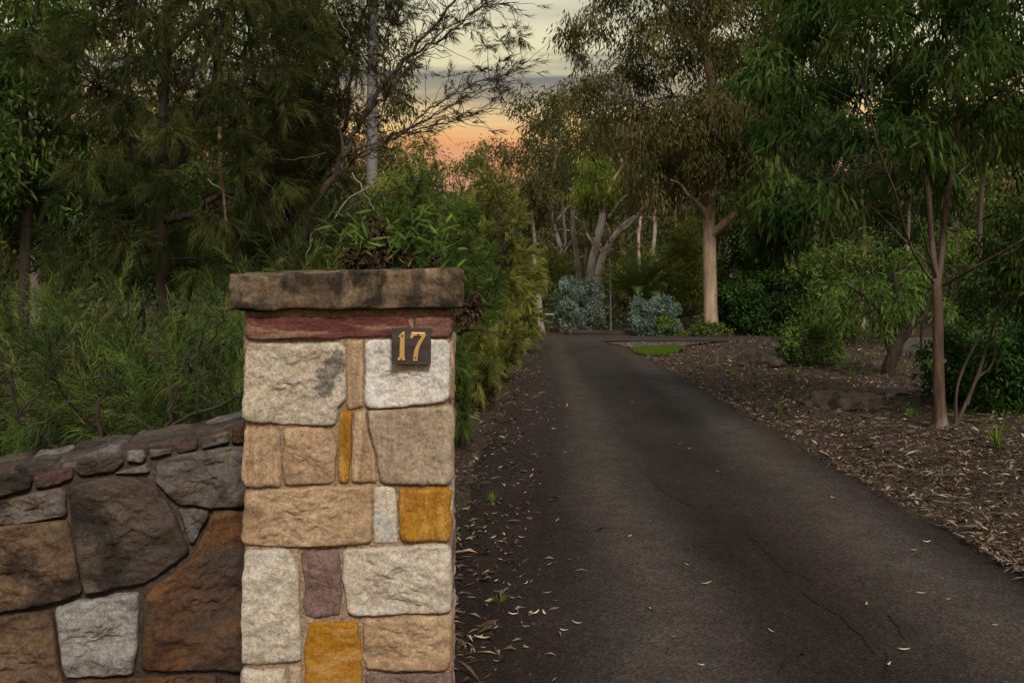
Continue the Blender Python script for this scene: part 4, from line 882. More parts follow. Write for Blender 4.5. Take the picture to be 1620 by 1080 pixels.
feather(104, 'yellow-green feathery shrub peeping over the left of the pillar cap', 415, 4.6, 1.75, 0.5, 8, tone=0.8, xmax=-.95)
feather(105, 'deep green feathery shrub behind the arching plumes', 110, 5.4, 2.0, 0.9, 10)
feather(106, 'deep green feathery shrub behind the dark bare stems', 290, 5.3, 1.75, 0.9, 10)
feather(107, 'feathery shrub directly behind the pillar', 540, 5.4, 1.55, 0.4, 8, tone=0.35, lean=(-.2, .1), xmax=-.62)
feather(108, 'soft green feathery shrub beside the drive, right of the pillar', 728, 9.0, 1.05, 0.35, 8, nn=50, lean=(-.15, 0), xmax=-.42, W=0.0018, m='green')
feather(109, 'soft olive feathery shrub farther along the drive edge', 762, 11.5, 1.2, 0.45, 9, nn=50, xmax=-.2, W=0.0022, m='olive')
feather(110, 'deep feathery shrub beside the pillar edge at shoulder height', 655, 8.6, 1.5, 0.55, 9, nn=50, xmax=-.55, W=0.002, m='green')

def bare_twigs():
    Y = 3.32; p = Plant(115); A = lambda x, y, dy=0: at(x, y, Y) + np.array([0, dy, 0]); base = ground_at((235 - 810) / F * Y, Y)
    L = [([base, A(225, 800), A(222, 730), A(262, 680), A(310, 655), A(375, 628), A(420, 600)], .010), ([A(262, 682), A(272, 640), A(258, 580), A(240, 520), A(250, 470)], .006), ([A(270, 675), A(285, 620), A(310, 560), (A(330, 500))], .007), ([A(292, 600), A(300, 575), A(345, 520), A(360, 490)], .004),
         ([A(150, 740), A(160, 690), A(155, 640), A(180, 605), A(120, 600)], .008), ([base, A(150, 740), A(100, 720), A(70, 690), A(30, 660), A(15, 590), A(40, 540)], .009), ([A(70, 690), A(40, 720), A(10, 740)], .006), ([A(30, 660), A(75, 610), A(85, 580), A(60, 570)], .005), ([A(150, 740), A(210, 700), A(250, 690)], .005), ([A(310, 655), A(320, 600), A(340, 560), A(380, 540)], .004), ([A(375, 628), A(350, 600), A(300, 580), A(235, 560)], .003)]
    for l, r in L: p.limb(l, r, r * .4, 6, wob=.006)
    for l in list(p.limbs):
        for q in range(0, len(l) - 1, 3): p.branch(l[q], l[q] + p.rng.normal(0, .07, 3) + [0, 0, .04], .0022, .001, 3)
    finish(p, 'bare_shrub', 'tangle of dark bare crooked branches just above the wall top', 'shrub', base, None, None, M['bark_dark'], 'branches')
bare_twigs()
# dark she-oak behind
def sheoak(seed, label, bx, Y, trunk, limbs, outline, n, r, tw, nn, m='casuarina', W=0.0022, L=0.105, dY=1.0, droop=0.5, bark='bark_dark', name='she_oak', r0=0.07, extra=None, spread=0.5):
    p = Plant(seed); A = lambda q: at(q[0], q[1], Y) + np.array([0, q[2] if len(q) > 2 else 0, 0])
    base = ground_at((bx - 810) / F * Y, Y)
    p.limb([base] + [A(q) for q in trunk], r0, r0 * 0.25, 10)
    for l, rr in limbs: p.limb([A(q) for q in l], rr, rr * 0.3, 7, wob=0.01)
    if outline is not None:
        for o_, n_ in (outline if isinstance(outline[0][0], (list, tuple)) else [(outline, n)]): p.outline(o_, Y, dY, n_, r, tw, droop, 0.007)
    Pn, D, C = p.anchors(); lf = needles(Pn, D, C, nn, L, W, p.rng, 0.16, spread, 0.5, bend=False)
    t = finish(p, name, label, 'tree', base, lf, M[m], M[bark])
    if extra:
        for l, rr, mm in extra:
            q = Plant(seed + 500); q.limb([A(z) for z in l], rr, rr * 0.4, 6); build('dead_stem', q.wood, M[mm], t, base, smooth=True, tint=False)
    return t
sheoak(121, 'dark she-oak with crooked black trunk behind the left wall', 262, 7.6, [(260, 520), (258, 430), (252, 330), (255, 230), (262, 120), (266, 0), (268, -130)],
       [([(254, 275), (228, 240), (205, 225), (178, 180), (150, 120)], .035), ([(257, 285), (290, 245), (305, 190), (335, 130), (350, 40)], .04), ([(258, 345), (300, 340), (340, 312), (385, 300), (430, 250)], .035), ([(256, 200), (300, 120), (330, 20)], .03), ([(260, 120), (220, 50), (190, -40)], .03), ([(256, 380), (210, 360), (160, 340), (120, 300)], .025), ([(262, 90), (340, 10), (420, -40)], .025)],
       [(70, 80), (160, -70), (470, -70), (520, 60), (480, 170), (455, 300), (520, 420), (300, 440), (110, 430), (50, 360), (120, 260), (130, 180)], 190, 28, 15, 30, extra=[([(372, 215, -.4), (378, 270, -.5), (384, 320, -.5), (388, 372, -.5)], .018, 'bark_dead')])
sheoak(122, 'dark she-oak rising behind the pillar cap at upper left', 445, 9.2, [(450, 470), (455, 380), (470, 270), (485, 150), (500, 30), (510, -120)],
       [([(460, 330), (510, 270), (545, 200), (560, 100)], .035), ([(465, 290), (420, 220), (400, 120), (390, 0)], .035), ([(480, 180), (540, 100), (580, 10)], .03)],
       [(390, -60), (600, -60), (640, 20), (570, 110), (545, 220), (520, 330), (440, 400), (395, 330), (400, 180)], 125, 24, 14, 28)
# thin-branched tree that fans out to the upper right against the sky
def thin_tree():
    Y = 8.4; p = Plant(131); A = lambda x, y, dy=0: at(x, y, Y) + np.array([0, dy, 0])
    base = ground_at((465 - 810) / F * Y, Y)
    main = [([base, A(470, 520), A(472, 430), A(484, 355), (A(520, 290)), A(548, 240), A(575, 185), A(610, 130), A(660, 70), A(720, 0), A(760, -60)], .038, .008),
            ([A(548, 240), A(600, 215, .2), A(640, 195, .3), A(690, 165, .4), A(740, 130, .5), A(795, 95, .6), A(832, 70, .6)], .010, .0025),
            ([A(575, 190), A(620, 150, -.2), A(660, 110, -.3), A(720, 60, -.4), A(775, 35, -.5), A(810, 35, -.5)], .010, .0025),
            ([A(505, 320), A(560, 265, -.3), A(610, 245, -.4), A(660, 215, -.5), A(700, 180, -.5), A(760, 150, -.5), A(790, 140, -.5)], .009, .0025),
            ([A(484, 355), A(540, 330, .2), A(600, 300, .4), A(660, 280, .5)], .012, .003), ([A(478, 390), A(440, 330, -.2), A(420, 260, -.3), A(430, 180, -.3)], .016, .004),
            ([A(610, 130), A(600, 60, .3), A(620, -20, .5)], .011, .004), ([A(640, 95), A(700, 60), A(750, 20), A(800, -30)], .012, .004), ([A(540, 255), A(530, 180, .3), A(545, 100, .4), A(560, 0, .5)], .012, .005),
            ([A(600, 220), A(660, 195, .3), A(730, 178, .3), A(775, 160, .3)], .008, .002), ([A(560, 265, -.3), A(620, 240, -.6), A(690, 225, -.8), A(740, 200, -.9)], .008, .002), ([A(484, 355), A(520, 370, -.3), A(570, 360, -.5)], .01, .003)]
    for l, a, b in main: p.limb(l, a, b, 7, wob=0.012)
    # fine side twigs along every limb
    ends = []
    for l in list(p.limbs):
        for q in range(0, len(l) - 1, 1):
            for _ in range(2):
                d = nz((l[q + 1] - l[q] + p.rng.normal(0, 0.035, 3) + np.array([0.03, 0, 0.005]))[None])[0]; e = l[q] + d * p.rng.uniform(0.1, 0.42)
                p.branch(l[q], e, .004, .0015, 3); ends.append((e, d))
    sel = [x for x in ends if p.rng.random() < 0.32]
    p.P.append(np.array([x[0] for x in sel])); p.D.append(np.array([x[1] for x in sel])); p.C.append(p.rng.random(len(sel)))
    for o, n_ in (([(560, 60), (600, -50), (790, -50), (770, 20), (700, 70), (640, 130), (590, 130)], 46), ([(700, 140), (790, 118), (795, 150), (720, 165)], 9), ([(770, 90), (832, 62), (835, 85), (790, 108)], 5), ([(760, 60), (812, 28), (815, 50), (770, 75)], 6), ([(440, 120), (540, 60), (560, 170), (500, 280), (430, 280)], 34), ([(560, 180), (640, 130), (650, 175), (580, 230)], 8)):
        p.outline(o, Y, 0.6, n_, 15, 6, 0.0, 0.004)
    Pn, D, C = p.anchors(); D = nz(D + np.array([0.35, 0, 0.1])); lf = needles(Pn, D, C, 15, 0.075, 0.0030, p.rng, 0.10, 0.55, 0.2, bend=False)
    t = finish(p, 'thin_branched_tree', 'sparse leaning tree whose thin bare branches fan right across the sunset sky', 'tree', base, lf, M['thin'], M['bark_twig'])
    for l in ([A(425, 262, -.6), A(470, 268, -.7), A(510, 266, -.7), A(540, 258, -.7)], [A(536, -10, -.5), A(548, 40, -.5), A(568, 82, -.5)], [A(575, 285, -.6), A(600, 325, -.6), A(616, 350, -.7)], [A(515, 410, -.8), A(528, 372, -.8), A(548, 352, -.8), A(560, 330, -.8)], [A(440, 290, -.5), A(470, 330, -.6), A(480, 360, -.6)], [A(610, 295, -.5), A(570, 330, -.7), A(540, 380, -.8)], [A(380, 300, -.9), A(420, 330, -.9), A(470, 345, -.9)]):
        q = Plant(140); q.limb(l, .006, .0025, 5, wob=.006); build('dead_stem', q.wood, M['bark_grey'], t, base, smooth=True, tint=False)
thin_tree()
# tall pale pole
def pole():
    Y = 26.0; x = at(593, 0, Y)[0]; base = ground_at(x - 0.12, Y); b = Buf()
    V, Q = tube_np(np.array([base - [0, 0, .3], base + [0.03, 0, 3], base + [.06, 0, 7], base + [.1, 0, 11]]), [.155, .15, .138, .125], 16); b.add(V, Q=Q)
    t = thing('timber_pole', 'tall straight pale grey pole behind the thin bare branches', 'pole', tuple(base)); build('shaft', b, M['timber_grey'], t, base, smooth=True, tint=False)
    c = Buf(); V, Q = tube_np(np.array([base + [.1, 0, 10.4], base + [.1, 0, 11.05]]), [.135, .13], 16); c.add(V, Q=Q); build('pole_cap', c, M['timber_grey'], t, base, tint=False)
pole()

# --- leafy mid-distance shrubs and trees left of the drive
def mid(seed, name, label, bx, Y, ol, n, r, m, bark='bark_dark', kind='needle', nn=26, L=0.11, W=0.004, tw=9, dY=0.8, trunk=None, stems=5, sr=0.03, droop=0.1, cat='shrub', tone=None):
    fol = dict(n=nn, L=L, W=W, plen=0.16, spread=0.5, droop=0.3, bend=False) if kind == 'needle' else dict(n=nn, L=L, W=W, droop=0.4, spread=0.7, scatter=0.08)
    return outline_plant(seed, name, label, cat, bx, Y, ol, n, r, tw, kind, m, M[bark], stems, sr, fol, dY, droop, trunk, tone=tone, woodname='trunk' if trunk else 'stems', leafname='crown' if trunk else 'foliage')
mid(141, 'small_tree', 'dark-stemmed green tree rising behind the right end of the cap', (655, 560), 12.0, [(590, 400), (600, 330), (640, 290), (700, 270), (735, 330), (740, 420), (700, 450), (620, 430)], 90, 24, M['green'], trunk=[(['base', (650, 480), (648, 435), (660, 400), (678, 375), (690, 340), (700, 300)], [.06, .055, .05, .045, .035, .025, .012], 0), ([(650, 432), (672, 420), (700, 405), (730, 400)], .028, .008)], stems=0, cat='tree')
mid(142, 'wattle_bush', 'bright green bush right of the pale pole, below the sunset', (620, 520), 14.0, [(560, 400), (580, 320), (615, 280), (650, 270), (670, 330), (665, 410), (610, 430)], 70, 22, M['olive'], kind='leaf', nn=24, L=0.075, W=0.016)
mid(143, 'melaleuca_bush', 'tall soft olive bush in the middle distance left of the drive', (765, 545), 17.0, [(715, 420), (725, 330), (755, 280), (790, 275), (820, 320), (830, 400), (820, 470), (760, 500), (720, 480)], 110, 22, M['olive'], nn=28, L=0.14, W=0.006)
mid(144, 'melaleuca_bush', 'rounded olive bush hanging over the left edge of the far drive', (800, 548), 20.0, [(760, 500), (775, 430), (805, 390), (835, 400), (848, 440), (842, 490), (845, 520), (830, 530), (780, 535)], 90, 18, M['olive'], nn=28, L=0.15, W=0.007)
mid(145, 'melaleuca_bush', 'deep green bush between the small tree and the tall olive bush', (730, 560), 13.5, [(690, 480), (695, 410), (730, 380), (770, 400), (785, 460), (770, 510), (710, 520)], 80, 20, M['green'], nn=28, L=0.12, W=0.005)
mid(146, 'melaleuca_bush', 'low yellowish bush at the left verge of the drive', (790, 585), 14.5, [(740, 560), (745, 520), (775, 500), (815, 510), (830, 540), (800, 570), (760, 580)], 60, 15, M['olive'], nn=26, L=0.11, W=0.005, dY=0.5)
mid(147, 'broadleaf_tree', 'broad-leaved tree at the far left edge of the picture', (30, 520), 9.5, [(-80, 250), (-60, 40), (0, -60), (110, -60), (120, 60), (100, 200), (60, 330), (-40, 380)], 110, 30, M['green'], kind='leaf', nn=12, L=0.10, W=0.028, tw=9, droop=0.4, trunk=[(['base', (40, 400), (45, 250), (35, 120), (60, 0), (70, -100)], .06, .015), ([(45, 260), (90, 200), (140, 160)], .02, .006), ([(42, 200), (0, 120), (-30, 40)], .03, .008)], stems=0, cat='tree')
mid(148, 'understorey_bush', 'dark green bush low behind the she-oak trunk', (200, 520), 10.5, [(60, 420), (80, 300), (200, 260), (330, 280), (420, 330), (430, 420), (200, 440)], 80, 34, M['green'], kind='leaf', nn=12, L=0.11, W=0.03, tone=0.15)  # low fixed tone picks the darker leaf greens
mid(149, 'understorey_bush', 'dark green bush between the she-oaks and the cap', (480, 540), 12.0, [(400, 420), (420, 330), (500, 290), (580, 320), (590, 420), (500, 440)], 70, 28, M['green'], kind='leaf', nn=20, L=0.08, W=0.018, tone=0.3)  # fixed tone keeps these leaves in the darker greens

# banksia with dead brown flower heads around the cap
def banksia():
    Y = 5.6; p = Plant(151); A = lambda x, y, dy=0: at(x, y, Y) + np.array([0, dy, 0]); base = ground_at((650 - 810) / F * Y, Y)
    L = [[base, A(650, 640), A(645, 520), A(632, 440), A(612, 400), A(600, 360)], [A(640, 480), A(690, 520), A(725, 528), A(742, 512), A(746, 500)], [A(725, 528), A(740, 522), A(768, 522), A(800, 533)], [A(632, 440), A(590, 420), A(560, 405)], [A(632, 440), A(660, 425), A(690, 420)], [A(622, 415), A(590, 380), A(575, 350), A(545, 310)], [A(640, 480), A(560, 440), A(530, 425)]]
    for l in L: p.limb(l, .010, .004, 6, wob=.004)
    t = thing('banksia_shrub', 'twiggy shrub with dead brown flower heads around the pillar cap', 'shrub', tuple(base)); build('stems', p.wood, M['bark_dark'], t, base, smooth=True, tint=False)
    for (x, y, r) in ((748, 488, 15), (735, 500, 12), (752, 472, 10), (600, 375, 16), (622, 395, 15), (580, 400, 14), (565, 412, 14), (645, 408, 13), (690, 415, 10), (605, 410, 14), (545, 405, 12), (590, 350, 10)):
        c = A(x, y, p.rng.normal(0, .05)); n = 170; d = nz(p.rng.normal(size=(n, 3))); rr = r * Y / F
        lf = leaves(c + d * rr * 0.35 * np.array([1, 1, 1.3]), d, p.rng.random(n), 2, rr * 0.9, rr * 0.4, p.rng, 0.5, 0.5, rr * 0.15, 0.2); build('dead_flower_head', lf, M['brown_bits'], t, base)
    P2 = np.array([A(x, y, p.rng.normal(0, .15)) for x, y in zip(p.rng.uniform(530, 720, 40), p.rng.uniform(330, 430, 40))])
    lf = leaves(P2, nz(p.rng.normal(size=(40, 3)) + [0, 0, .6]), p.rng.random(40), 9, .09, .014, p.rng, 0, .7, .04, .1, long=True); build('foliage', lf, M['green'], t, base)
banksia()

# ------------------------------------------------------------------ background gums
def bg_gum(seed, H, spread, n=1.0, needle=False):
    p = Plant(seed); rg = p.rng; top = np.array([rg.normal(0, .4), rg.normal(0, .4), H * 0.8])
    tr = p.limb([[0, 0, -.1], [rg.normal(0, .1), rg.normal(0, .1), H * .25], [rg.normal(0, .25), rg.normal(0, .25), H * .5], top], H * .016, H * .005, 9)
    for i in range(9):
        z = rg.uniform(.22, .75); q = tr[int(z * (len(tr) - 1))]; a = i * 2.4 + rg.normal(0, .4); l = spread * rg.uniform(.55, 1)
        e = q + np.array([math.cos(a) * l, math.sin(a) * l, H * rg.uniform(.08, .25)]); p.limb([q, (q + e) / 2 + [0, 0, .02 * H], e], H * .006, H * .002, 6)
    for i in range(int(52 * n)):
        a = rg.uniform(0, 6.283); z = rg.uniform(.16, 1.0); rad = spread * (1.05 - 0.6 * abs(z - .5)) * math.sqrt(rg.random()) 
        p.clump(np.array([math.cos(a) * rad, math.sin(a) * rad, z * H]), H * .075 * rg.uniform(.7, 1.3), 15, .4, H * .0016)
    Pn, D, C = p.anchors(); s = H / 10
    return p, leaves(Pn, D, C, 11, .24 * s ** .5, .055 * s ** .5, rg, .7, .55, .2 * s, .1)
PROTO = []
for i in range(4):
    p, lf = bg_gum(200 + i, 10.0, [2.6, 3.2, 2.2, 2.9][i]); PROTO.append((p, lf))
BGM = {}
def bg_tree(k, label, px, Y, H, rot, leafm, barkm='bark_grey', wid=1.0):
    p, lf = PROTO[k]; x = (px - 810) / F * Y
    t = thing('background_tree', label, 'tree', (x, Y, float(gz(x, Y))), 'trees closing off the background')
    t.rotation_euler = (0, 0, rot); s = H / 10; t.scale = (s * wid, s * wid, s)
    for nm, bf, mm in (('trunk', p.wood, barkm), ('crown', lf, leafm)):
        key = (k, nm, mm)
        if key not in BGM:
            V, T, Q, tt = bf.arrays(); me = np_mesh(nm, V, T, Q, tt if nm == 'crown' else None, nm == 'trunk'); me.materials.append(M[mm]); BGM[key] = me
        link(nm, BGM[key], None, t)
for a in [
 (0, 'tall gum filling the top left corner behind the broad-leaved tree', 60, 22, 10.5, 0.3, 'gum'), (1, 'wide gum behind the dark she-oak', 230, 26, 11, 1.1, 'gum'), (2, 'gum between the two she-oaks, farther back', 390, 24, 9.5, 2.0, 'gum'),
 (3, 'gum crown just left of the pale pole', 520, 34, 10.5, 3.0, 'gum'), (0, 'low rounded tree on the skyline under the orange cloud', 690, 40, 7.0, 1.2, 'green', 'bark_grey', 1.25),
 (1, 'skyline tree right beside the pale pole', 625, 42, 6.8, 0.2, 'gum', 'bark_grey', 0.8), (2, 'slim skyline gum with twin pale trunks above the tall olive bush', 800, 46, 7.6, 4.0, 'gum', 'bark_pale'), (3, 'darker gum left of the lime green tree', 890, 40, 9.0, 0.7, 'gum'),
 (1, 'gum behind the lime green tree', 960, 46, 11, 2.2, 'gum', 'bark_pale'), (0, 'tall gum straight behind the big gum', 1152, 42, 12, 5.0, 'gum', 'bark_pale'), (2, 'tall leafy tree to the right of the big gum crown', 1230, 36, 12, 1.0, 'dark'),
 (3, 'dark tree behind the left half of the young tree', 1350, 30, 10.5, 0.4, 'dark', 'bark_gum'), (1, 'dark tree behind the right half of the young tree', 1500, 28, 10, 2.6, 'dark'), (0, 'tree closing the right edge behind the fence', 1640, 26, 10, 3.6, 'green')]:
    bg_tree(*a)
# slim pale trunks standing among the far trees
for i, (lab, pts, Y, r, mm) in enumerate([
  ('pale far trunk right of the twisted gum, the left of two', [(1008, 510), (1012, 440), (1010, 380), (1014, 330), (1012, 250)], 40, .09, 'bark_pale'), ('pale leaning far trunk right of the twisted gum, the right of two', [(1022, 512), (1028, 420), (1036, 370), (1034, 300), (1036, 240)], 42, .11, 'bark_pale'),
  ('grey trunk behind the pale green bush at right', [(1286, 520), (1290, 460), (1292, 400), (1290, 330), (1296, 220)], 30, .17, 'bark_gum'), ('slim pale trunk at the left of the lime green tree', [(912, 515), (916, 450), (912, 400), (906, 350), (912, 300)], 36, .13, 'bark_pale'),
  ('grey trunk behind the thin leaning stems at far right', [(1550, 560), (1550, 500), (1548, 430), (1552, 330), (1556, 220)], 21, .075, 'bark_twig'), ('thin grey trunk rising between the lime green tree and the slender leaning trunk', [(890, 512), (888, 440), (894, 380), (890, 320), (896, 260)], 43, .10, 'bark_grey'),
  ('thin pale trunk straight above the cycad', [(985, 510), (988, 440), (984, 390), (990, 340), (992, 280)], 45, .09, 'bark_pale'), ('thin pale trunk midway between the cycad and the big gum', [(1062, 512), (1064, 440), (1070, 380), (1068, 330), (1074, 270)], 44, .10, 'bark_pale'),
  ('thin grey trunk just right of the big gum trunk', [(1165, 515), (1162, 440), (1168, 380), (1166, 320)], 38, .10, 'bark_grey'), ('thin pale trunk behind the top of the pale green bush', [(1255, 515), (1258, 440), (1252, 380), (1256, 300)], 36, .10, 'bark_pale'),
  ('slim brown trunk behind the crooked tree, left side', [(1365, 530), (1362, 450), (1368, 390), (1364, 300)], 27, .09, 'bark_gum'), ('slim brown trunk left of the young tree trunk, behind the fence', [(1440, 535), (1442, 470), (1436, 400), (1440, 300)], 26, .08, 'bark_grey'),
  ('slim tan trunk right of the dense evergreen', [(1208, 520), (1210, 450), (1212, 400), (1210, 330)], 31, .09, 'bark_gum')]):  # last trunk has the tan bark colour of the big gum
    p = Plant(300 + i); b0 = at(pts[0][0], pts[0][1], Y); base = ground_at(b0[0], Y)
    p.limb([base - [0, 0, .1]] + [at(x, y, Y) for x, y in pts[1:]], r, r * .5, 8)
    p.outline([(pts[-1][0] - 35, pts[-1][1] - 40), (pts[-1][0] + 35, pts[-1][1] - 40), (pts[-1][0] + 30, pts[-1][1] + 20), (pts[-1][0] - 30, pts[-1][1] + 20)], Y, 1, 9, 18, 9, .5, .012)
    Pn, D, C = p.anchors(); finish(p, 'slim_gum', lab, 'tree', base, leaves(Pn, D, C, 12, .2, .04, p.rng, .8, .5, .16, .1), M['gum'], M[mm])

# far wood: reads as one mass
def far_wood():
    rg = np.random.default_rng(77); b = Buf(); w = Buf()
    for i in range(58):
        k = i % 4; p, lf = PROTO[k]; V, T, Q, t = lf.arrays()
        row = i % 2; px = -250 + (i / 58) * 2150 + rg.normal(0, 20); Y = rg.uniform(50, 62) if row else rg.uniform(64, 84)
        hmax = np.interp(px, [450, 560, 640, 740, 800, 900], [13, 7.6, 6.4, 6.2, 7.2, 11]) * Y / 60
        s = hmax / 10 * rg.uniform(.85, 1.05); x = (px - 810) / F * Y; a = rg.uniform(0, 6.28); c_, s_ = math.cos(a), math.sin(a)
        R = np.array([[c_, -s_, 0], [s_, c_, 0], [0, 0, 1]]); sel = rg.random(len(Q)) < 0.30; q = Q[sel]; c0 = V[q].mean(1, keepdims=True); VV = ((V[q] - c0) * 1.55 + c0).reshape(-1, 3) @ R.T * np.array([s * 1.25, s * 1.25, s]) + [x, Y, 0]
        b.add(VV, Q=np.arange(len(VV)).reshape(-1, 4), tint=t[sel])
    return tag(build('far_wood', b, M['far']), 'dark wooded backdrop beyond the far trees', 'woodland', kind='stuff')
far_wood()
def ridge():
    xs = np.linspace(-170, 170, 171); ys = np.linspace(95, 190, 24); X, Y_ = np.meshgrid(xs, ys); t = (Y_ - 95) / 95
    Z = -1.0 + (11.5 + 1.5 * np.sin(X * .05) + .8 * np.sin(X * .21 + 1)) * np.sin(np.clip(t * 3.0, 0, 1) * np.pi / 2) + np.random.default_rng(6).normal(0, .35, X.shape)
    V = np.stack([X, Y_, Z], -1).reshape(-1, 3); i = (np.arange(23)[:, None] * 171 + np.arange(170)[None]).ravel()
    tag(link('hill', np_mesh('hill', V, [], np.stack([i, i + 1, i + 172, i + 171], -1)), plain('wooded_hill', (.028, .03, .014), .95, var=.6, scale=2)), kind='structure')
ridge()
# low undergrowth filling the ground between the bushes
def undergrowth():
    rg = np.random.default_rng(78); n = 4200; x = np.empty(n); y = np.empty(n)
    m = n // 2; y[:m] = rg.uniform(26.6, 48, m); x[:m] = (rg.uniform(500, 1750, m) - 810) / F * y[:m]
    y[m:] = rg.uniform(5.5, 34, n - m); x[m:] = (rg.uniform(-200, 800, n - m) - 810) / F * y[m:]; x[m:] = np.minimum(x[m:], -0.75 + 0.035 * np.maximum(y[m:] - 8, 0) - rg.random(n - m) * .3)
    h = rg.random(n) ** 1.4 * np.interp(y, [5, 12, 30, 48], [.5, .9, 1.6, 2.6]); P = np.stack([x, y, gz(x, y) + h], -1)
    D = nz(rg.normal(size=(n, 3)) + [0, 0, .8]); lf = leaves(P, D, rg.random(n) * .9, 15, .13, .036, rg, .1, .7, .16, .1)
    return tag(build('undergrowth', lf, M['green']), 'low mixed undergrowth under the trees and bushes', 'undergrowth', kind='stuff')
undergrowth()

# ------------------------------------------------------------------ small things on the ground
def rock(label, cx, cy, Y, w, d, h, seed, m, rot=0.0):
    bm = bmesh.new(); bmesh.ops.create_icosphere(bm, subdivisions=3, radius=1); so = Vector((seed * 5.1, seed, 0))
    for v in bm.verts:
        q = v.co.copy(); f = 1 + 0.35 * noise.fractal(q * 1.2 + so, .9, 2.1, 4) + 0.12 * (noise.ridged_multi_fractal(q * 2.6 + so, .9, 2.1, 4, .9, 2) - 1.1)
        v.co = Vector((q.x * w * f, q.y * d * f, max(q.z, -0.35) * h * f))
        v.co.z = round(v.co.z / (h * .22)) * h * .22 * .35 + v.co.z * .65
    me = bpy.data.meshes.new('rock'); bm.to_mesh(me); bm.free(); b = at(cx, cy, Y)
    o = link('rock', me, m, None, (b[0], Y, float(gz(b[0], Y)) + h * .12)); o.rotation_euler = (0, 0, rot); tag(o, label, 'rock', 'rocks on the litter bed')
SM['rock'] = stone_mat('rust_brown_rock', [(0.025, 0.018, 0.014), (0.06, 0.042, 0.032), (0.12, 0.088, 0.068)], stain=(0.015, 0.011, 0.010), scale=4, seed=21, bump=1.0)
rock('long flat brown rock on the leaf litter nearest the drive', 1327, 650, 11.3, .46, .28, .19, 1.0, SM['rock'])
rock('small grey rock just right of the long flat rock', 1415, 640, 12.2, .17, .14, .10, 2.0, SM['wgrey'], .5)
rock('larger brown rock farther back beside the leafy shrub', 1190, 583, 16.4, .26, .25, .24, 3.0, SM['rock'], .8)
rock('lower brown rock touching the larger back rock on its right', 1222, 584, 16.3, .28, .2, .14, 4.0, SM['rock'], .2)
rock('dark rock below the taller silver shrub', 900, 523, 26.9, .3, .25, .16, 5.0, SM['rock'], .2)
def litter():
    rg = np.random.default_rng(88); n = 60000
    u = rg.random(n); y = 3.6 + 22 * u ** 1.4; x = 2.55 + (np.minimum(0.56 * y + 1.5, 9.5) - 2.55) * rg.random(n) ** 1.15
    q_ = np.array([[p[0], p[1]] for p in lp_]); q_ = q_.mean(0) + (q_ - q_.mean(0)) * .75; keep = np.array([not (b_ > 18 and (inside(q_, (a_, b_)) or (b_ > 23.1 and b_ < 26))) for a_, b_ in zip(x, y)]); x, y = x[keep], y[keep]
    m = 3000; y2 = 3 + 19 * rg.random(m) ** 1.4; x2 = np.interp(y2, [3, 9, 15, 22], [-.28, -.08, .14, .35]) - 0.08 - rg.normal(0, .26, m)
    y3 = rg.uniform(22, 26.5, 1200); x3 = rg.uniform(5.2, 10, 1200)
    dn_ = (np.sin(x * 1.7 + y * .8) + np.sin(x * .8 - y * 1.9 + 2) + np.sin(3.1 * x + 2.3 * y)) / 3; kp = rg.random(len(x)) < .8 + .45 * dn_; x, y = x[kp], y[kp]
    x = np.concatenate([x, x2, x3]); y = np.concatenate([y, y2, y3]); k = len(x)
    P = np.stack([x, y, gz(x, y) + rg.random(k) * .022 + .006], -1); P[:, 2] = np.maximum(P[:, 2], np.where((x > -.5) & (x < 2.7), .027, -1))
    a = rg.uniform(0, 6.283, k); D = np.stack([np.cos(a), np.sin(a), rg.normal(0, .22, k)], -1); D = nz(D)
    s = nz(np.cross(D, np.array([0, 0, 1.0])) + np.stack([0 * a, 0 * a, rg.normal(0, .35, k)], -1)); l = (rg.gamma(3.0, .0135, k) + .014)[:, None]; w = l * rg.uniform(.10, .30, (k, 1)); w = np.clip(w, .005, .03)
    mid = P + D * l * .5 + np.stack([0 * a, 0 * a, rg.random(k) * .012], -1); V = np.stack([P, mid + s * w * .5, P + D * l, mid - s * w * .5], 1).reshape(-1, 3); i = np.arange(k) * 4
    b = Buf(); t = np.clip(rg.beta(1.5, 1.7, k), 0, 1); b.add(V, Q=np.stack([i, i + 1, i + 2, i + 3], -1), tint=t)
    q = 620; yy = 4 + 15 * rg.random(q) ** 1.3; xx = 2.75 + (np.minimum(.56 * yy + 1.2, 9) - 2.75) * rg.random(q); aa = rg.uniform(0, 6.283, q)
    for e in range(q):
        L_ = rg.uniform(.06, .24); d = np.array([math.cos(aa[e]), math.sin(aa[e]), 0]); sd_ = np.array([-d[1], d[0], 0]); u_ = np.linspace(-.5, .5, 6); bend = rg.normal(0, .06)
        pts = np.array([xx[e], yy[e], 0]) + d * (u_ * L_)[:, None] + sd_ * (bend * 4 * (u_ ** 2) * L_)[:, None]; pts[:, 2] = gz(pts[:, 0], pts[:, 1]) + .016 + rg.random() * .02
        V_, Q_ = tube_np(pts, np.full(6, rg.uniform(.002, .0055)), 4); V_[:, 2] = np.maximum(V_[:, 2], .002); b.add(V_, Q=Q_, tint=float(rg.beta(1.2, 3)))
    tag(build('leaf_litter', b, M['litter']), 'dry leaves and bark litter covering the verges', 'leaf litter', kind='stuff')
litter()
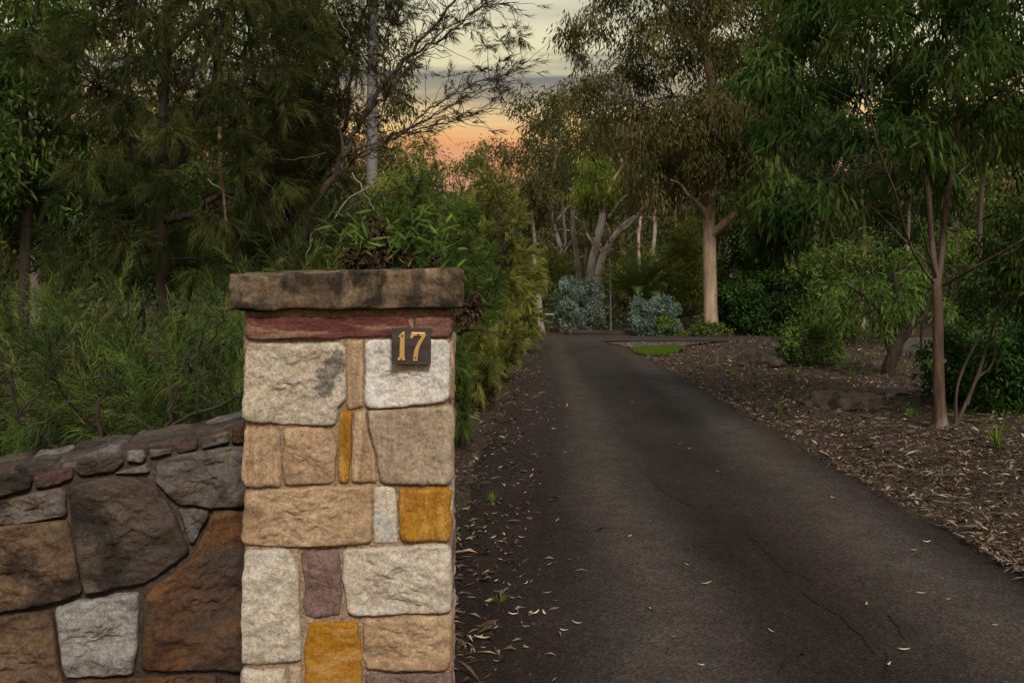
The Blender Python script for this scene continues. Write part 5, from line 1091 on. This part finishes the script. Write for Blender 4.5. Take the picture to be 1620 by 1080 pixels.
def fallen():
    rg = np.random.default_rng(89)
    def leafmesh(L, W, c):
        n = 7; u = np.linspace(0, 1, n); w = W * np.sin(np.pi * np.clip(u, .02, .98)) ** .8; x = L * (u - .5); y = c * L * np.sin(np.pi * u) * .5; z = .004 + .012 * (u - .5) ** 2 * 4 * L / .1
        V = np.concatenate([np.stack([x, y + w / 2, z + .002], -1), np.stack([x, y - w / 2, z], -1), np.stack([x, y, z - .002], -1)]); k = np.arange(n - 1)
        return V, np.concatenate([np.stack([k, k + 1, 2 * n + k + 1, 2 * n + k], -1), np.stack([2 * n + k, 2 * n + k + 1, n + k + 1, n + k], -1)])
    tones = []; cols = [(0.42, 0.36, 0.27), (0.34, 0.25, 0.16), (0.50, 0.46, 0.38), (0.40, 0.22, 0.10), (0.36, 0.36, 0.20)]
    for i, c in enumerate(cols): tones.append(plain('fallen_leaf_tone', c, .7))
    ms = []
    for i in range(10):
        V, Q = leafmesh(rg.uniform(.05, .095), rg.uniform(.011, .018), rg.uniform(-.3, .3)); me = np_mesh('fallen_leaf', V, [], Q, smooth=True); me.materials.append(tones[i % 5]); ms.append(me)
    spots = [(1118, 933), (1165, 945), (1318, 794), (1446, 879), (1458, 949), (1500, 958), (1575, 1000), (1108, 1064), (912, 996), (1222, 1010), (1580, 893), (1594, 902), (1466, 865), (1312, 845), (1376, 770), (1456, 982), (866, 948), (862, 980), (880, 900), (868, 902), (838, 980), (880, 960), (832, 932), (1000, 640), (1168, 655), (1078, 727), (856, 735), (870, 780), (890, 758), (1406, 1064), (1430, 1040)]
    for _ in range(46):
        y = rg.uniform(690, 1060); spots.append((rg.normal(np.interp(y, [690, 1060], [785, 800]), 32), y))
    for _ in range(14):
        y = rg.uniform(620, 1060); spots.append((rg.uniform(860, 1000 + (y - 600) * 1.2), y))
    for i, (x, y) in enumerate(spots):
        g = gnd(max(x, 738), y); z = .030
        o = link('fallen_leaf', ms[i % 10], None, None, (g[0], g[1], z)); o.rotation_euler = (rg.normal(0, .12), rg.normal(0, .12), rg.normal(0, .7) + (math.pi if rg.random() < .5 else 0)); s = rg.uniform(.4, .72); o.scale = (s, s, s)
        if g[0] < .35: tag(o, 'dry leaf lying in the dark strip between the pillar and the wheel track', 'leaf', 'fallen leaves beside the pillar')
        elif g[1] > 6: tag(o, 'dry leaf on the far half of the driveway', 'leaf', 'fallen leaves on the far drive')
        else: tag(o, 'pale dry leaf on the near half of the driveway, clear of the pillar', 'leaf', 'fallen leaves on the near drive')
fallen()
def tufts():
    rg = np.random.default_rng(90)
    def tuft(n, H, W, sp):
        b = Buf(); a = rg.uniform(0, 6.283, n); out = sp * rg.random(n) ** .7; h = H * rg.uniform(.5, 1.1, n); u = np.linspace(0, 1, 5)
        for i in range(n):
            d = np.array([math.cos(a[i]), math.sin(a[i]), 0]); p = d * .02 * rg.random() + d[None] * (out[i] * u ** 1.8)[:, None] + np.array([0, 0, 1.0]) * (h[i] * (u - .35 * u ** 3 * out[i] / max(H, .01)))[:, None]
            s = np.array([-d[1], d[0], 0]) * W; ww = (1 - u ** 2)[:, None] * s; V = np.concatenate([p + ww, p - ww]); k = np.arange(4); b.add(V, Q=np.stack([k, k + 1, k + 6, k + 5], -1), tint=float(np.clip(rg.normal(.45, .2), 0, 1)))
        return b
    ts = [('strappy green grass clump beside the small grey rock', 1468, 600, 14.6, 60, .42, .008, .3), ('broad-bladed tuft at the right edge of the litter bed', 1578, 722, 8.4, 22, .24, .007, .16), ('thin grass tuft near the edge of the drive, left of the long rock', 1232, 655, 11.0, 40, .16, .003, .10),
          ('grass tuft below the leafy shrub', 1250, 606, 14.2, 60, .2, .005, .15), ('grass tuft at the foot of the larger back rock', 1160, 600, 14.8, 50, .14, .004, .12), ('small tuft between the long rock and the young tree', 1440, 668, 10.4, 30, .15, .003, .1), ('pale tuft behind the long rock', 1350, 612, 13.8, 40, .2, .004, .14), ('weedy tuft at the left verge of the drive', 778, 800, 6.6, 34, .10, .003, .08), ('second weedy tuft closer to the pillar foot', 790, 960, 4.55, 26, .07, .0025, .06), ('tuft by the drive edge opposite the bend', 1110, 585, 16.3, 60, .12, .004, .16)]
    for lab, x, y, Y, n, H, W_, sp in ts:
        b = at(x, y, Y); base = ground_at(b[0], Y); o = link('grass_tuft', None, None) if False else None
        bf = tuft(n, H, W_, sp); V, T, Q, t = bf.arrays(); o = link('grass_tuft', np_mesh('grass_tuft', V, T, Q, t), M['grass'], None, tuple(base)); tag(o, lab, 'grass tuft', 'grass tufts on the verges')
    # mown grass on the small lawn
    n = 15000; q = np.array([[p[0], p[1]] for p in lp_]); lo, hi = q.min(0), q.max(0); P = lo + (hi - lo) * rg.random((n, 2)); P = np.array([p for p in P if inside(q, p)]); P = np.c_[P, np.full(len(P), .016)]
    tag(build('lawn_grass', needles(P, np.tile([0, 0, 1.0], (len(P), 1)), rg.random(len(P)), 2, .05, .006, rg, .0, .5, .2, bend=False), M['lawn']), 'bright mown grass of the small lawn by the bend', 'grass', kind='stuff')
    # thin grass growing through the litter
    n = 420; y = rg.uniform(6, 20, n); x = 2.9 + rg.random(n) * np.minimum(.5 * y - 1.5, 6); keep = np.sin(x * 1.3) + np.sin(y * .9 + x) > .3; x, y = x[keep], y[keep]; P = np.stack([x, y, gz(x, y)], -1)
    tag(build('sparse_grass', needles(P, np.tile([0, 0, 1.0], (len(P), 1)), rg.random(len(P)), 26, .11, .0028, rg, .02, .9, .4, bend=False), M['grass']), 'sparse grass growing through the litter on the right verge', 'grass', kind='stuff')
tufts()
# timber edging, rail, picket, fence
def bar(a, b, r, n=8): 
    bf = Buf(); p = np.linspace(a, b, 6); p[1:-1] += np.random.default_rng(3).normal(0, r * .12, (4, 3)); V, Q = tube_np(p, np.full(6, r), n); bf.add(V, Q=Q); e = [list(range(n))[::-1], list(range(5 * n, 6 * n))]
    for c in (0, 5): 
        ring = V[c * n:(c + 1) * n]; VV = np.concatenate([ring, ring.mean(0)[None]]); k = np.arange(n); bf.add(VV, T=np.stack([k, (k + 1) % n, np.full(n, n)], -1))
    return bf
for lab, x0_, x1_, y, Y in (('long dark log edging the far turn below the cycad', 905, 1010, 529, 26.7), ('dark log edging the far turn under the smaller silver shrub', 1014, 1108, 530, 26.5)):
    tag(build('edging_log', bar(at(x0_, 526, Y), at(x1_, 528, Y), .085), M['timber_dark'], tint=False, smooth=True), lab, 'log', 'logs edging the far turn')
tag(build('fence_rail', bar(at(790, 498, 27.6), at(884, 497, 27.6), .022), M['bark_pale'], tint=False), 'thin pale rail behind the slender leaning trunk', 'rail')
rp = thing('post_and_rail', 'dark post and rail fence in shade behind the taller silver shrub', 'fence', tuple(ground_at(at(966, 520, 28.6)[0], 28.6)))
for i, (a, b_, r) in enumerate(((at(968, 522, 28.6), at(967, 470, 28.6), .05), (at(945, 503, 28.6), at(1000, 501, 28.6), .04))): build(['post', 'rail'][i], bar(a, b_, r), M['timber_dark'], rp, rp.location, tint=False)
sp_ = at(1457, 590, 15.3); t = thing('steel_picket', 'thin black steel picket standing right of the crooked tree', 'post', tuple(ground_at(sp_[0], 15.3)))
M['black_steel'] = plain('black_steel', (0.012, 0.012, 0.012), .6, metal=.3); build('shaft', bar(at(1457, 596, 15.3), at(1457, 492, 15.3), .022, 3), M['black_steel'], t, t.location, tint=False); build('cap', bar(at(1457, 493, 15.3), at(1457, 489, 15.3), .028, 8), M['black_steel'], t, t.location, tint=False)
def chainlink():
    Y = 19.0; a, b_ = at(1425, 560, Y), at(1720, 560, Y); ga = ground_at(a[0], Y); t = thing('chain_link_fence', 'rusty chain-link fence on a low concrete footing behind the right-hand trees', 'fence', tuple(ga))
    M['wire'] = plain('rusty_wire', (0.05, 0.036, 0.03), .7, metal=.2); M['concrete'] = stone_mat('grey_concrete', [(.05, .043, .037), (.075, .064, .055), (.10, .087, .075)], scale=3)
    L = b_[0] - a[0]; H = 1.35; z0 = .30; bf = Buf()
    for k in np.arange(-H, L, .075):
        for s in (0, 1):
            x0_, x1_ = max(k, 0), min(k + H, L)
            if x1_ <= x0_: continue
            za, zb = x0_ - k, x1_ - k
            if s: za, zb = H - za, H - zb
            p = np.array([[x0_, .004 * s, z0 + za], [x1_, .004 * s, z0 + zb]]) + [a[0], Y, ga[2]]; V, Q = tube_np(p, [.003, .003], 3); bf.add(V, Q=Q)
    o = build('wire_mesh', bf, M['wire'], t, ga, tint=False); o['kind'] = 'stuff'
    for x in np.arange(0, L + .1, 1.55): build('post', bar(np.array([a[0] + x, Y + .04, ga[2] - .1]), np.array([a[0] + x, Y + .04, ga[2] + z0 + H + .05]), .02), M['wire'], t, ga, tint=False)
    build('top_rail', bar(np.array([a[0], Y + .04, ga[2] + z0 + H]), np.array([b_[0], Y + .04, ga[2] + z0 + H]), .007), M['wire'], t, ga, tint=False)
    solid('footing', (a[0], Y - .08, ga[2] - .1), (b_[0], Y + .14, ga[2] + .27), M['concrete'], t, ga, 0, (0, 0), amp=.006, seed=8)
chainlink()
# thin overhead wire between the far trees
wv = np.linspace(0, 1, 20)[:, None]; pa, pb = at(820, 312, 31), at(1128, 338, 31); wp = pa + (pb - pa) * wv - np.array([0, 0, .25]) * (4 * wv * (1 - wv)); bf = Buf(); V, Q = tube_np(wp, np.full(20, .011), 4); bf.add(V, Q=Q)
tag(build('overhead_wire', bf, M['black_steel'], tint=False), 'thin dark overhead wire passing behind the big gum trunk', 'wire')
